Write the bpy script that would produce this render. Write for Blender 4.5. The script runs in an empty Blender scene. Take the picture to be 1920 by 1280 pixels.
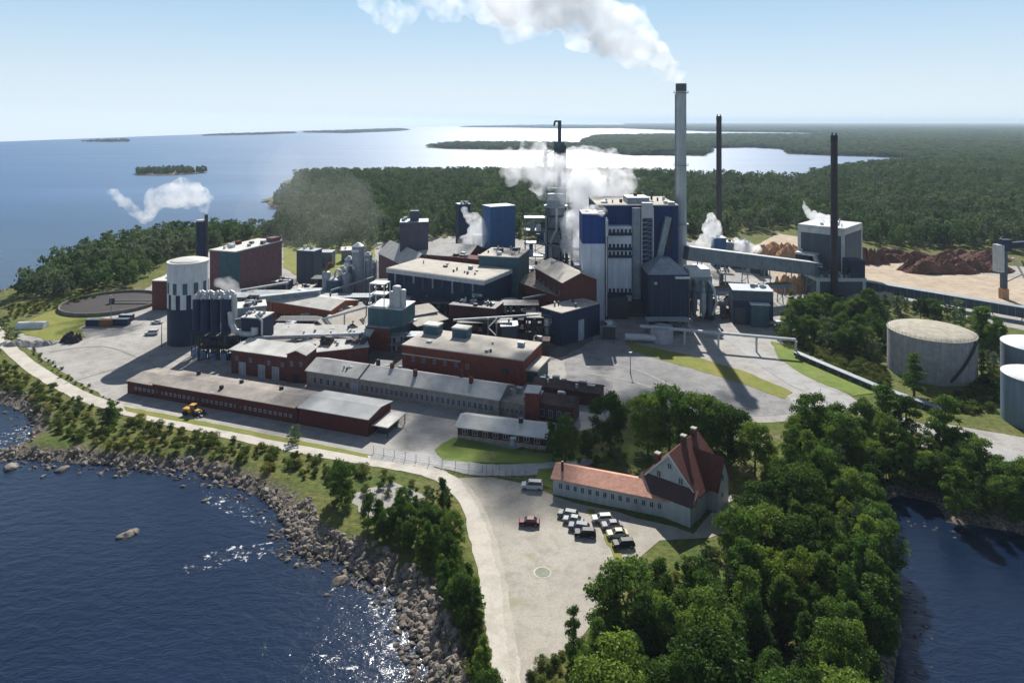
import bpy, math, random
import numpy as np
from mathutils import noise as mnoise
from mathutils import Vector, Matrix
R = math.radians
rnd = random.Random(7)
sc = bpy.context.scene
col = sc.collection

# ------------------------------------------------------------ camera
F, H0, HOR, U0 = 1280.0, 85.0, 228.0, 960.0       # focal (px of 1920), camera height over the land, horizon row
LZ = 2.0                                          # land level over the sea
cam_d = bpy.data.cameras.new('camera'); cam = bpy.data.objects.new('camera', cam_d); col.objects.link(cam)
cam.location = (0, 0, H0 + LZ); cam.rotation_euler = (R(90), 0, 0)
cam_d.sensor_width = 36; cam_d.lens = 24; cam_d.shift_y = -(640 - HOR) / 1920
cam_d.clip_start = 1; cam_d.clip_end = 80000
sc.camera = cam
# ------------------------------------------------------------ light
SUN_EL, SUN_AZ = 40.0, 4.5
w = bpy.data.worlds.new('World'); sc.world = w; w.use_nodes = True
nt = w.node_tree; nt.nodes.clear()
out = nt.nodes.new('ShaderNodeOutputWorld'); bg = nt.nodes.new('ShaderNodeBackground')
sky = nt.nodes.new('ShaderNodeTexSky'); sky.sky_type = 'NISHITA'; sky.sun_disc = False
sky.sun_elevation = R(SUN_EL); sky.sun_rotation = R(SUN_AZ)
sky.altitude = 50; sky.air_density = 1.0; sky.dust_density = 0.15; sky.ozone_density = 4.0
tc = nt.nodes.new('ShaderNodeTexCoord'); sx = nt.nodes.new('ShaderNodeSeparateXYZ'); cx = nt.nodes.new('ShaderNodeCombineXYZ')
mx = nt.nodes.new('ShaderNodeMath'); mx.operation = 'MAXIMUM'; mx.inputs[1].default_value = 0.05
nt.links.new(tc.outputs['Generated'], sx.inputs[0]); nt.links.new(sx.outputs[0], cx.inputs[0]); nt.links.new(sx.outputs[1], cx.inputs[1])
nt.links.new(sx.outputs[2], mx.inputs[0]); nt.links.new(mx.outputs[0], cx.inputs[2])
nt.links.new(cx.outputs[0], sky.inputs['Vector'])
hs = nt.nodes.new('ShaderNodeHueSaturation'); hs.inputs['Saturation'].default_value = .74; nt.links.new(sky.outputs[0], hs.inputs['Color']); 
def _n(ty, **k):
    n_ = nt.nodes.new(ty)
    for a_, b_ in k.items(): setattr(n_, a_, b_)
    return n_
def _mr(a_, b_, c_, d_):
    m_ = _n('ShaderNodeMapRange'); nt.links.new(sx.outputs[2], m_.inputs[0])
    for i_, x_ in enumerate((a_, b_, c_, d_)): m_.inputs[i_+1].default_value = x_
    return m_.outputs[0]
g1 = _n('ShaderNodeMix', data_type='RGBA'); nt.links.new(_mr(0.0, .17, 0, 1), g1.inputs[0])      # pale horizon air to light blue
g1.inputs[6].default_value = (10.2, 11.3, 12.1, 1); g1.inputs[7].default_value = (5.2, 8.1, 10.8, 1)
g2 = _n('ShaderNodeMix', data_type='RGBA'); nt.links.new(_mr(.2, .5, .8, 0), g2.inputs[0])
nt.links.new(hs.outputs[0], g2.inputs[6]); nt.links.new(g1.outputs[2], g2.inputs[7]); nt.links.new(g2.outputs[2], bg.inputs[0]); bg.inputs[1].default_value = 0.056
nt.links.new(bg.outputs[0], out.inputs[0])
sl = bpy.data.lights.new('sun', 'SUN'); so = bpy.data.objects.new('sun', sl); col.objects.link(so)
sl.energy = 5.0; sl.angle = R(0.5); sl.color = (1.0, 0.95, 0.87)
sd = Vector((math.sin(R(SUN_AZ)) * math.cos(R(SUN_EL)), math.cos(R(SUN_AZ)) * math.cos(R(SUN_EL)), math.sin(R(SUN_EL))))
so.rotation_euler = sd.to_track_quat('Z', 'Y').to_euler(); so.location = (0, 0, 300)
sc.view_settings.view_transform = 'Standard'; sc.view_settings.look = 'None'; sc.view_settings.exposure = 0.60; sc.view_settings.gamma = 1
sc.cycles.max_bounces = 10; sc.cycles.volume_bounces = 8; sc.cycles.transparent_max_bounces = 8
sc.cycles.use_denoising = True

# ------------------------------------------------------------ helpers
def G(u, v, z=0.0):
    """world x, y of a photo point lying at height z over the land"""
    Y = F * (H0 - z) / (v - HOR)
    return Vector(((u - U0) * Y / F, Y))
def at(u, Y): return (u - U0) * Y / F
def hz(v, Y): return H0 - (v - HOR) * Y / F       # height over land of row v at distance Y

def nd(t, typ, **kw):
    n = t.nodes.new(typ)
    for k, v in kw.items(): setattr(n, k, v)
    return n
def newmat(name):
    m = bpy.data.materials.new(name); m.use_nodes = True
    t = m.node_tree; b = t.nodes['Principled BSDF']; return m, t, b
def mixc(t, fac, a, b_):
    n = nd(t, 'ShaderNodeMix', data_type='RGBA')
    if isinstance(fac, float): n.inputs[0].default_value = fac
    else: t.links.new(fac, n.inputs[0])
    for i, c in ((6, a), (7, b_)):
        if isinstance(c, tuple): n.inputs[i].default_value = (*c, 1)
        else: t.links.new(c, n.inputs[i])
    return n.outputs[2]
def noise(t, scale, detail=4, rough=.6, vec=None, obj=False, dist=0.0):
    n = nd(t, 'ShaderNodeTexNoise'); n.inputs['Scale'].default_value = scale; n.inputs['Detail'].default_value = detail
    n.inputs['Roughness'].default_value = rough; n.inputs['Distortion'].default_value = dist
    if vec is None:
        g = nd(t, 'ShaderNodeNewGeometry') if not obj else nd(t, 'ShaderNodeTexCoord'); vec = g.outputs['Position' if not obj else 'Object']
    t.links.new(vec, n.inputs['Vector']); return n.outputs[0]
def ramp(t, fac, a, b_):
    n = nd(t, 'ShaderNodeMapRange'); t.links.new(fac, n.inputs[0]); n.inputs[1].default_value = a; n.inputs[2].default_value = b_
    return n.outputs[0]
def scaled(t, sx_, sy_, sz_, obj=False):
    g = nd(t, 'ShaderNodeNewGeometry') if not obj else nd(t, 'ShaderNodeTexCoord')
    m = nd(t, 'ShaderNodeMapping'); m.inputs['Scale'].default_value = (sx_, sy_, sz_)
    t.links.new(g.outputs['Position' if not obj else 'Object'], m.inputs[0]); return m.outputs[0]
MATS = {}
def mat(name, c, rough=.7, metal=0.0, var=.28, sc1=.35, streak=True, bump=0.0, spec=.3):
    """a weathered surface: large stains, fine grain, rain streaks"""
    if name in MATS: return MATS[name]
    m, t, b = newmat(name)
    dk = tuple(x * (1 - var) for x in c); lt = tuple(min(1, x * (1 + var)) for x in c)
    o = mixc(t, ramp(t, noise(t, sc1, 6, .7), .3, .7), dk, lt)
    if streak:
        s = ramp(t, noise(t, 1.0, 3, .6, scaled(t, 1.3, 1.3, .09)), .38, .68)
        o = mixc(t, s, o, mixc(t, .45, o, tuple(x * .55 + .01 for x in c)))
    g = ramp(t, noise(t, 3.0, 2), .35, .75)
    o = mixc(t, g, o, mixc(t, .2, o, tuple(x * .5 for x in c)))
    t.links.new(o, b.inputs['Base Color']); b.inputs['Roughness'].default_value = rough; b.inputs['Metallic'].default_value = metal
    b.inputs['Specular IOR Level'].default_value = spec
    if bump:
        bn = nd(t, 'ShaderNodeBump'); bn.inputs['Strength'].default_value = bump; bn.inputs['Distance'].default_value = .2
        t.links.new(noise(t, 1.5, 5), bn.inputs['Height']); t.links.new(bn.outputs[0], b.inputs['Normal'])
    MATS[name] = m; return m
def corr(name, c, pitch=1.1, **kw):
    """profiled sheet cladding: vertical joints every few decimetres"""
    m = mat(name, c, **kw)
    t = m.node_tree; b = t.nodes['Principled BSDF']
    tcx = nd(t, 'ShaderNodeTexCoord'); sp = nd(t, 'ShaderNodeSeparateXYZ'); t.links.new(tcx.outputs['Object'], sp.inputs[0])
    ad = nd(t, 'ShaderNodeMath', operation='ADD'); t.links.new(sp.outputs[0], ad.inputs[0]); t.links.new(sp.outputs[1], ad.inputs[1])
    dv = nd(t, 'ShaderNodeMath', operation='DIVIDE'); t.links.new(ad.outputs[0], dv.inputs[0]); dv.inputs[1].default_value = pitch
    fl = nd(t, 'ShaderNodeMath', operation='FLOOR'); t.links.new(dv.outputs[0], fl.inputs[0])
    wn = nd(t, 'ShaderNodeTexWhiteNoise', noise_dimensions='1D'); t.links.new(fl.outputs[0], wn.inputs['W'])
    src = b.inputs['Base Color'].links[0].from_socket
    ml = nd(t, 'ShaderNodeMapRange'); t.links.new(wn.outputs['Value'], ml.inputs[0]); ml.inputs[3].default_value = 0.0; ml.inputs[4].default_value = .3
    t.links.new(mixc(t, ml.outputs[0], src, tuple(x * .5 for x in c)), b.inputs['Base Color'])
    return m

class MB:
    def __init__(s): s.v = []; s.f = []; s.m = []; s.sm = []
    def add(s, vs, fs, mi=0, smooth=False):
        o = len(s.v); s.v += [tuple(x) for x in vs]
        for f in fs: s.f.append(tuple(i + o for i in f)); s.m.append(mi); s.sm.append(smooth)
    def box(s, x0, x1, y0, y1, z0, z1, mi=0):
        s.add([(x0,y0,z0),(x1,y0,z0),(x1,y1,z0),(x0,y1,z0),(x0,y0,z1),(x1,y0,z1),(x1,y1,z1),(x0,y1,z1)],
              [(0,3,2,1),(4,5,6,7),(0,1,5,4),(1,2,6,5),(2,3,7,6),(3,0,4,7)], mi); return s
    def tube(s, p, q, r, r2=None, n=12, mi=0, cap=True):
        p = Vector(p); q = Vector(q); r2 = r if r2 is None else r2
        d = (q - p).normalized(); a = d.orthogonal().normalized(); b = d.cross(a)
        ring = lambda c, rr: [c + (a * math.cos(2*math.pi*i/n) + b * math.sin(2*math.pi*i/n)) * rr for i in range(n)]
        A, B = ring(p, r), ring(q, r2)
        s.add(A + B, [(i, (i+1) % n, n + (i+1) % n, n + i) for i in range(n)], mi, True)
        if cap: s.add(A, [tuple(range(n))[::-1]], mi); s.add(B, [tuple(range(n))], mi)
        return s
    def beam(s, p, q, w, h=None, mi=0):
        p = Vector(p); q = Vector(q); h = h or w; d = (q - p).normalized()
        a = Vector((0,0,1)).cross(d)
        a = a.normalized() if a.length > 1e-3 else Vector((1,0,0)); b = d.cross(a)
        vs = [c + a*sx_*w/2 + b*sy_*h/2 for c in (p, q) for sx_, sy_ in ((-1,-1),(1,-1),(1,1),(-1,1))]
        s.add(vs, [(0,3,2,1),(4,5,6,7),(0,1,5,4),(1,2,6,5),(2,3,7,6),(3,0,4,7)], mi); return s
    def path(s, pts, r, n=10, mi=0):
        for a, b in zip(pts, pts[1:]): s.tube(a, b, r, n=n, mi=mi)
        return s
    def dome(s, cx_, cy_, z, r, h, n=24, k=5, mi=0):
        vs = []; fs = []
        for j in range(k + 1):
            t = j / k * math.pi / 2
            for i in range(n): vs.append((cx_ + r*math.cos(t)*math.cos(2*math.pi*i/n), cy_ + r*math.cos(t)*math.sin(2*math.pi*i/n), z + h*math.sin(t)))
        for j in range(k):
            for i in range(n): fs.append((j*n+i, j*n+(i+1)%n, (j+1)*n+(i+1)%n, (j+1)*n+i))
        s.add(vs, fs, mi, True); return s
    def prism(s, prof, y0, y1, mi=0):     # profile in x,z extruded along y
        n = len(prof)
        s.add([(x, y0, z) for x, z in prof] + [(x, y1, z) for x, z in prof],
              [tuple(range(n)), tuple(range(2*n-1, n-1, -1))] + [(i, n+i, n+(i+1)%n, (i+1)%n) for i in range(n)], mi); return s
    def prismx(s, prof, x0, x1, mi=0):    # profile in y,z extruded along x
        n = len(prof)
        s.add([(x0, y, z) for y, z in prof] + [(x1, y, z) for y, z in prof],
              [tuple(range(n))[::-1], tuple(range(n, 2*n))] + [(i, (i+1)%n, n+(i+1)%n, n+i) for i in range(n)], mi); return s
    def build(s, name, mats, parent=None, loc=None, link=True):
        me = bpy.data.meshes.new(name); me.from_pydata(s.v, [], s.f); 
        for m in (mats if isinstance(mats, (list, tuple)) else [mats]): me.materials.append(m)
        me.polygons.foreach_set('material_index', s.m); me.polygons.foreach_set('use_smooth', s.sm); me.update()
        o = bpy.data.objects.new(name, me)
        if link: col.objects.link(o)
        if parent: o.parent = parent
        if loc is not None: o.location = loc
        return o
def tag(o, label=None, cat=None, group=None, kind=None):
    for k, v in (('label', label), ('category', cat), ('group', group), ('kind', kind)):
        if v: o[k] = v
    return o
def thing(name, label, cat, xy, rz=0.0, group=None, z=0.0):
    o = bpy.data.objects.new(name, None); col.objects.link(o); o.location = (xy[0], xy[1], LZ + z); o.rotation_euler = (0, 0, rz)
    o.empty_display_size = .5
    return tag(o, label, cat, group)
def single(mb, name, mats, label, cat, xy, rz=0.0, group=None, z=0.0):
    o = mb.build(name, mats); o.location = (xy[0], xy[1], LZ + z); o.rotation_euler = (0, 0, rz)
    return tag(o, label, cat, group)
def copy_tree(o, parent=None):
    c = o.copy(); col.objects.link(c); c.parent = parent
    for ch in list(o.children): copy_tree(ch, c)
    return c

# ------------------------------------------------------------ materials
WHITE = mat('white_paint', (.62,.64,.66), var=.12); OFFW = corr('pale_panel', (.40,.46,.56), 1.5, var=.1)
WTOW = corr('white_tower_panel', (.60,.65,.74), 1.5, var=.1); BLUE = corr('blue_panel', (.012,.055,.24), 1.2, var=.15); NAVY = corr('navy_panel', (.013,.028,.075), 1.2, var=.3)
MIDB = corr('mid_blue_panel', (.035,.12,.27), 1.6, var=.2); TEAL = corr('teal_panel', (.05,.12,.15), 1.6, var=.25)
SLATE = corr('slate_panel', (.07,.10,.13), 1.5, var=.2); STEEL = mat('grey_steel', (.26,.30,.34), .55, .2, var=.3)
PALE = mat('pale_steel', (.50,.52,.54), .5, .1, var=.2); DARK = mat('dark_steel', (.05,.055,.065), .6, var=.35)
BLACK = mat('black_metal', (.018,.018,.022), .5); CONC = mat('concrete', (.36,.35,.32), .85, var=.25, bump=.3)
BRICK = mat('red_brick', (.18,.048,.035), .9, var=.4, sc1=.8); DBRICK = mat('dark_brick', (.12,.04,.035), .9, var=.4, sc1=.8)
OBRICK = mat('orange_brick', (.30,.085,.04), .9, var=.35, sc1=.6); PBRICK = mat('purple_brick', (.17,.085,.095), .9, var=.3, sc1=.5)
REDW = mat('red_timber', (.10,.020,.018), .85, var=.35, sc1=1.2); STONE = mat('rendered_wall', (.30,.27,.24), .9, var=.4, sc1=.9)
ROOFG = mat('grey_roofing', (.46,.45,.43), .9, var=.25, sc1=.25, streak=False, bump=.2); ROOFT = mat('tan_roofing', (.43,.40,.355), .9, var=.2, sc1=.2, streak=False)
ROOFB = mat('brown_roofing', (.28,.25,.225), .9, var=.35, sc1=.25, streak=False, bump=.2); ROOFW = mat('white_roofing', (.52,.515,.49), .7, var=.2, sc1=.3, streak=False)
TILER = mat('red_tiles', (.12,.036,.026), .8, var=.3, sc1=1.2, bump=.5); TILES = mat('salmon_tiles', (.58,.30,.22), .85, var=.2, sc1=.9, bump=.4)
TIMW = mat('blue_grey_timber', (.42,.46,.48), .8, var=.15); GLASS = mat('dark_glass', (.02,.03,.04), .15, var=.3, streak=False, spec=.6)
DOORM = mat('grey_door', (.30,.36,.42), .6); GREENM = mat('green_paint', (.04,.16,.10), .6)
RUST = mat('rusty_steel', (.20,.09,.045), .9, var=.4); YEL = mat('yellow_paint', (.50,.27,.03), .5); RUBBER = mat('rubber', (.02,.02,.02), .9)
CHIM = mat('chimney_concrete', (.42,.46,.47), .8, var=.12); DCHIM = mat('dark_chimney_steel', (.035,.03,.035), .6, var=.4); CAPM = mat('chimney_cap_dark', (.09,.10,.12), .8)
BARK_P = mat('bark_pile', (.14,.066,.045), 1, var=.5, sc1=.15, streak=False, bump=.8); SANDP = mat('wood_chip_pile', (.42,.24,.13), 1, var=.3, streak=False)

DARKC = mat('stained_concrete', (.17,.16,.14), .9, var=.35)
OLDB = mat('old_brick', (.10,.045,.045), .9, var=.5, sc1=1); OLDR = mat('old_roof', (.075,.05,.05), .9, var=.5, sc1=.8, streak=False)
def ground_mat():
    m, t, b = newmat('ground_cover')
    g = mixc(t, ramp(t, noise(t, .045, 6, .65), .35, .65), (.09,.125,.03), (.17,.155,.05))
    g = mixc(t, ramp(t, noise(t, .6, 4), .4, .7), g, (.05,.075,.022))
    g = mixc(t, ramp(t, noise(t, .11, 3), .58, .7), g, (.19,.155,.105))
    ge = nd(t, 'ShaderNodeNewGeometry'); sp = nd(t, 'ShaderNodeSeparateXYZ'); t.links.new(ge.outputs['Position'], sp.inputs[0])
    rock = mixc(t, ramp(t, noise(t, 1.5, 4), .4, .6), (.06,.055,.05), (.2,.17,.14))
    g = mixc(t, ramp(t, sp.outputs[2], 1.9, 1.1), g, rock)
    t.links.new(g, b.inputs['Base Color']); b.inputs['Roughness'].default_value = .95; b.inputs['Specular IOR Level'].default_value = .1
    bn = nd(t, 'ShaderNodeBump'); bn.inputs['Strength'].default_value = .8; bn.inputs['Distance'].default_value = .5
    t.links.new(noise(t, 1.2, 5), bn.inputs['Height']); t.links.new(bn.outputs[0], b.inputs['Normal'])
    return m
def gravel(name, a, c, blot=.03, extra=None):
    m, t, b = newmat(name)
    g = mixc(t, ramp(t, noise(t, blot, 7, .7, dist=.4), .32, .68), a, c)
    g = mixc(t, ramp(t, noise(t, .25, 5, .7), .45, .75), g, tuple(x * .72 for x in a))
    if extra: g = mixc(t, ramp(t, noise(t, .13, 5, .65), .56, .68), g, extra)
    g = mixc(t, ramp(t, noise(t, 2.5, 2), .5, .8), g, tuple(x * .8 for x in a))
    t.links.new(g, b.inputs['Base Color']); b.inputs['Roughness'].default_value = .95; b.inputs['Specular IOR Level'].default_value = .15
    return m
GROUND = ground_mat()
YARD = gravel('yard_gravel', (.29,.28,.265), (.42,.405,.385), .03)
LOT = gravel('lot_gravel', (.33,.305,.265), (.41,.385,.34), .06, (.27,.27,.17))
TRACK = gravel('track_gravel', (.46,.43,.38), (.52,.49,.44), .1)
ASPH = gravel('worn_asphalt', (.33,.33,.33), (.42,.42,.41), .05)
PAVE = gravel('yard_asphalt', (.19,.19,.195), (.32,.315,.31), .035)
SAND = gravel('sand', (.38,.30,.22), (.52,.45,.36), .03)
LAWN = gravel('lawn_grass', (.12,.185,.035), (.19,.23,.055), .2, (.22,.21,.09))
GRASS = gravel('rough_grass', (.15,.19,.04), (.26,.22,.06), .08)

def water_mat():
    m, t, b = newmat('sea_water')
    b.inputs['Base Color'].default_value = (.006,.018,.05,1); b.inputs['IOR'].default_value = 1.4
    b.inputs['Roughness'].default_value = .12; b.inputs['Specular IOR Level'].default_value = .5
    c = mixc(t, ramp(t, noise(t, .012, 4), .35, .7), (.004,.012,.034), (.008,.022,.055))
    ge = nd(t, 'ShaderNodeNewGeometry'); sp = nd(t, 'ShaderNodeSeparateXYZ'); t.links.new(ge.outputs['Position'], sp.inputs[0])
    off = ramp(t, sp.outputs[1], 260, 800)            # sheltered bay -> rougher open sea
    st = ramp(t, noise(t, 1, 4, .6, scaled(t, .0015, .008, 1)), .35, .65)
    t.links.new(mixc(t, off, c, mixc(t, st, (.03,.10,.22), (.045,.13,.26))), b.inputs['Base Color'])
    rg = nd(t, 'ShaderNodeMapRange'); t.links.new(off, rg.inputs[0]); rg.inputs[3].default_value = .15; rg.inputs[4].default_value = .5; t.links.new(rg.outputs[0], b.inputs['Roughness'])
    b1 = nd(t, 'ShaderNodeBump'); b1.inputs['Strength'].default_value = 1; b1.inputs['Distance'].default_value = .24
    t.links.new(noise(t, 1, 5, .62, scaled(t, .28, .5, .3), dist=.3), b1.inputs['Height'])
    b2 = nd(t, 'ShaderNodeBump'); b2.inputs['Strength'].default_value = 1; b2.inputs['Distance'].default_value = .055
    t.links.new(noise(t, 1, 3, .6, scaled(t, 1.3, 2.0, 1)), b2.inputs['Height']); t.links.new(b1.outputs[0], b2.inputs['Normal'])
    t.links.new(b2.outputs[0], b.inputs['Normal'])
    return m
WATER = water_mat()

# ------------------------------------------------------------ sea and land
def sea():
    edge = [(-900,280),(-400,275),(0,265),(250,256),(500,247),(800,237.5),(1040,233.5),(1280,231.5),(1600,231),(1920,231),(2600,231)]
    pts = [G(u, v, 0) for u, v in edge]
    ring = [(p.x, p.y) for p in pts] + [(9000, 400), (900, -300), (-900, -300), (-1800, 300)]
    mb = MB(); n = len(ring)
    mb.add([(0, 150, 0)] + [(x, y, 0) for x, y in ring], [(0, (i+1) % n + 1, i + 1) for i in range(n)])
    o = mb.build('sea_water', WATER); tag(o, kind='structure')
sea()
MAIN = [(-150,600),(-60,560),(0,535),(60,505),(130,470),(250,440),(340,428),(430,430),(490,428),(520,410),(535,395),(500,385),(490,375),
        (530,365),(545,350),(530,340),(560,333),(640,329),(800,328),(1000,328),(1200,330),(1300,334),(1400,336),(1500,340),(1540,326),
        (1600,316),(1680,308),(1760,300),(2600,300),(3400,420),(3400,1010),(2600,1010),(2100,1010),(1920,1000),(1850,988),(1790,985),(1725,968),(1712,955),(1742,948),
        (1738,940),(1712,930),(1698,938),(1702,948),(1690,965),(1688,1000),(1715,1075),(1738,1150),(1735,1280),(1725,1600),(1720,2200),(780,2200),(775,1600),
        (770,1400),(764,1290),(755,1220),(740,1170),(706,1120),(684,1092),(645,1070),(595,1050),(525,1030),(508,990),(500,952),(465,930),(415,908),
        (345,884),(285,874),(200,876),(130,864),(60,866),(0,856),(-50,846),(-60,835),(0,822),(26,808),(34,795),(12,770),(-40,740),(-150,700)]
MAINW = np.array([[*G(u, v)] for u, v in MAIN])
def sdist(px, py, poly):
    """signed distance, positive inside"""
    px = np.asarray(px, float); py = np.asarray(py, float)
    d = np.full(px.shape, 1e9); ins = np.zeros(px.shape, bool); n = len(poly)
    for i in range(n):
        ax, ay = poly[i]; bx, by = poly[(i+1) % n]
        ex, ey = bx-ax, by-ay; L = ex*ex + ey*ey + 1e-9
        t = np.clip(((px-ax)*ex + (py-ay)*ey) / L, 0, 1)
        d = np.minimum(d, np.hypot(px-ax-t*ex, py-ay-t*ey))
        c = (ay > py) != (by > py)
        with np.errstate(divide='ignore', invalid='ignore'):
            ins ^= c & (px < (bx-ax) * (py-ay) / (by-ay if by != ay else 1e-9) + ax)
    return np.where(ins, d, -d)
def fnoise(x, y, s=1.0):
    return (np.sin(x*.31*s+1.3)*np.cos(y*.27*s) + .6*np.sin(x*.73*s+y*.55*s) + .4*np.cos(x*1.31*s-y*1.13*s+2)) / 2
def hfun(x, y):
    s = sdist(x, y, MAINW) + fnoise(x, y) * 1.6
    z = np.clip(-1.6 + s * .42, -1.6, 2.0)
    return z
def terrain():
    xs = np.arange(-360, 480, 3.0); ys = np.arange(36, 740, 3.0)
    X, Y = np.meshgrid(xs, ys); Z = hfun(X, Y)
    Z = Z + np.where((Z > -1.3) & (Z < 1.9), .35 * fnoise(X*2.2, Y*2.2), 0)
    nx, ny = len(xs), len(ys)
    V = np.stack([X.ravel(), Y.ravel(), Z.ravel()], 1)
    i = np.arange(nx*ny).reshape(ny, nx)
    Fc = np.stack([i[:-1,:-1].ravel(), i[:-1,1:].ravel(), i[1:,1:].ravel(), i[1:,:-1].ravel()], 1)
    keep = V[Fc][:,:,2].max(1) > -1.55; Fc = Fc[keep]
    me = bpy.data.meshes.new('ground'); me.from_pydata(V.tolist(), [], Fc.tolist()); me.materials.append(GROUND)
    me.polygons.foreach_set('use_smooth', [True]*len(me.polygons))
    o = bpy.data.objects.new('ground', me); col.objects.link(o); tag(o, kind='structure')
terrain()
def clip_y(poly, y0):
    o = []; n = len(poly)
    for i in range(n):
        a, b = poly[i], poly[(i+1) % n]; ia, ib = a[1] >= y0, b[1] >= y0
        if ia: o.append(a)
        if ia != ib: t = (y0-a[1])/(b[1]-a[1]); o.append((a[0]+t*(b[0]-a[0]), y0))
    return o
import bmesh
def sheet(name, pts, m, z, jit=0.0, step=4.0, world=False, **tg):
    """flat polygon with an uneven natural edge"""
    P = [Vector(p) for p in pts] if world else [G(u, v) for u, v in pts]
    o = []
    rr = random.Random(hash(name) % 1000 if False else len(pts) * 7 + int(P[0].x))
    for a, b in zip(P, P[1:] + P[:1]):
        k = max(1, int((b - a).length / step)) if jit else 1
        for i in range(k):
            p = a.lerp(b, i / k)
            if jit: p = p + Vector((rr.uniform(-jit, jit), rr.uniform(-jit, jit)))
            o.append(p)
    bm = bmesh.new(); vs = [bm.verts.new((p.x, p.y, z)) for p in o]
    f = bm.faces.new(vs); f.normal_update()
    if f.normal.z < 0: f.normal_flip()
    bmesh.ops.triangulate(bm, faces=[f])
    me = bpy.data.meshes.new(name); bm.to_mesh(me); bm.free(); me.materials.append(m)
    ob = bpy.data.objects.new(name, me); col.objects.link(ob); tag(ob, **(tg or dict(kind='structure'))); return ob
def strip(name, pts, width, m, z, jit=.25):
    P = [G(u, v) for u, v in pts]; Q = []
    for i in range(len(P) - 1):                      # Catmull-Rom
        p0, p1, p2, p3 = P[max(i-1,0)], P[i], P[i+1], P[min(i+2,len(P)-1)]
        for k in range(8):
            t = k/8; Q.append(.5*((2*p1)+(p2-p0)*t+(2*p0-5*p1+4*p2-p3)*t*t+(3*p1-p0-3*p2+p3)*t**3))
    Q.append(P[-1]); L = []; Rr = []; rr = random.Random(3)
    for i, p in enumerate(Q):
        d = (Q[min(i+1,len(Q)-1)] - Q[max(i-1,0)]).normalized(); n = Vector((-d.y, d.x))
        L.append(p + n*(width/2 + rr.uniform(-jit,jit))); Rr.append(p - n*(width/2 + rr.uniform(-jit,jit)))
    mb = MB(); n = len(Q)
    mb.add([(p.x,p.y,z) for p in L] + [(p.x,p.y,z) for p in Rr], [(i, n+i, n+i+1, i+1) for i in range(n-1)])
    o = mb.build(name, m); tag(o, kind='structure'); return o
far_main = clip_y([tuple(p) for p in MAINW], 735)
LAND_FAR = {
 'far_headland': [(1090,275),(1120,284),(1180,290),(1320,291),(1335,284),(1310,278),(1400,276),(1465,279),(1480,288),(1560,291),(1640,293),(1760,301),(2600,301),(2600,247),(1700,248),(1560,254),(1400,254),(1250,254),(1120,256),(1090,266)],
 'distant_coast': [(1170,241),(1350,247),(1450,248),(1560,250),(1700,248.5),(2600,247.5),(2600,231.3),(1170,231.8)],
 'wooded_strip_island': [(800,276),(850,279),(940,280),(1060,281),(1100,279),(1090,272),(1000,270),(850,270)],
 'distant_island': [(560,248.5),(650,249.5),(740,246),(770,243.5),(740,242),(640,246)],
 'low_horizon_island': [(150,265),(200,266),(245,265),(240,261.5),(180,262.5)],
 'horizon_coast': [(860,238.5),(960,239.5),(1060,241),(1230,240),(1230,234.5),(1000,235)],
 'skerry_island': [(378,254.5),(470,253),(560,249.5),(540,248),(420,251.5)],
}
sheet('mainland_ground', far_main, GROUND, LZ-.02, world=True)
for k, p in LAND_FAR.items(): sheet(k, p, GROUND, .6, jit=6, step=60)
isl = G(316, 323); ISLP = [(isl.x + 56*math.cos(a)*(1+.12*math.sin(3*a)), isl.y + 46*math.sin(a)) for a in np.linspace(0, 2*math.pi, 24)[:-1]]
sheet('island', ISLP, mat('shore_rock', (.22,.17,.13), .9), .5, world=True, jit=2)

SURF_GLITTER, t_, b_ = newmat('surf_and_glitter'); b_.inputs['Base Color'].default_value = (.8,.82,.85,1); b_.inputs['Roughness'].default_value = .7  # white surf patches, with sun glitter on the waves painted in as white
tr_ = nd(t_, 'ShaderNodeBsdfTransparent'); ms_ = nd(t_, 'ShaderNodeMixShader'); t_.links.new(tr_.outputs[0], ms_.inputs[1]); t_.links.new(b_.outputs[0], ms_.inputs[2])
t_.links.new(ramp(t_, noise(t_, 1, 7, .78, scaled(t_, .55, .8, 1), dist=.8), .565, .62), ms_.inputs[0]); t_.links.new(ms_.outputs[0], t_.nodes['Material Output'].inputs[0])
for nm, pp in (('surf_glitter', [(690,1105),(735,1100),(770,1200),(785,1290),(735,1262),(705,1225),(715,1180),(700,1140)]), ('surf_glitter', [(600,1205),(655,1205),(680,1235),(620,1228)]), ('surf_glitter', [(430,1005),(508,1000),(520,1022),(430,1040),(330,1062),(350,1035)]),
               ('surf_glitter', [(380,905),(430,915),(500,955),(500,975),(440,950),(385,925)]), ('surf_glitter', [(-10,800),(40,785),(75,790),(40,820),(0,835)])):
    sheet(nm, pp, SURF_GLITTER, .07, jit=.3, step=2, kind='stuff')
# flat surfaces of the site, a few centimetres apart
sheet('yard', [(30,630),(120,590),(250,560),(330,500),(440,452),(620,462),(880,440),(1100,460),(1290,450),(1450,470),(1700,490),(1920,500),(2300,520),(2300,640),(1920,620),
   (1660,560),(1480,560),(1450,620),(1500,680),(1620,760),(1480,790),(1300,792),(1160,765),(1120,800),(1010,830),(820,872),(700,852),(560,832),(330,787),(240,765),(160,725),(70,665)], YARD, LZ+.03, jit=.6)
sheet('plant_ground', [(425,575),(560,520),(700,490),(880,480),(1090,490),(1110,560),(1110,640),(1060,668),(960,700),(760,720),(570,705),(430,660)], gravel('plant_ground', (.12,.115,.11), (.20,.19,.18), .06), LZ+.07, jit=.6)
sheet('yard_asphalt', [(1060,650),(1130,630),(1200,640),(1300,680),(1420,716),(1480,745),(1500,775),(1300,790),(1180,765),(1060,720)], PAVE, LZ+.06, jit=.4)
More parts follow.
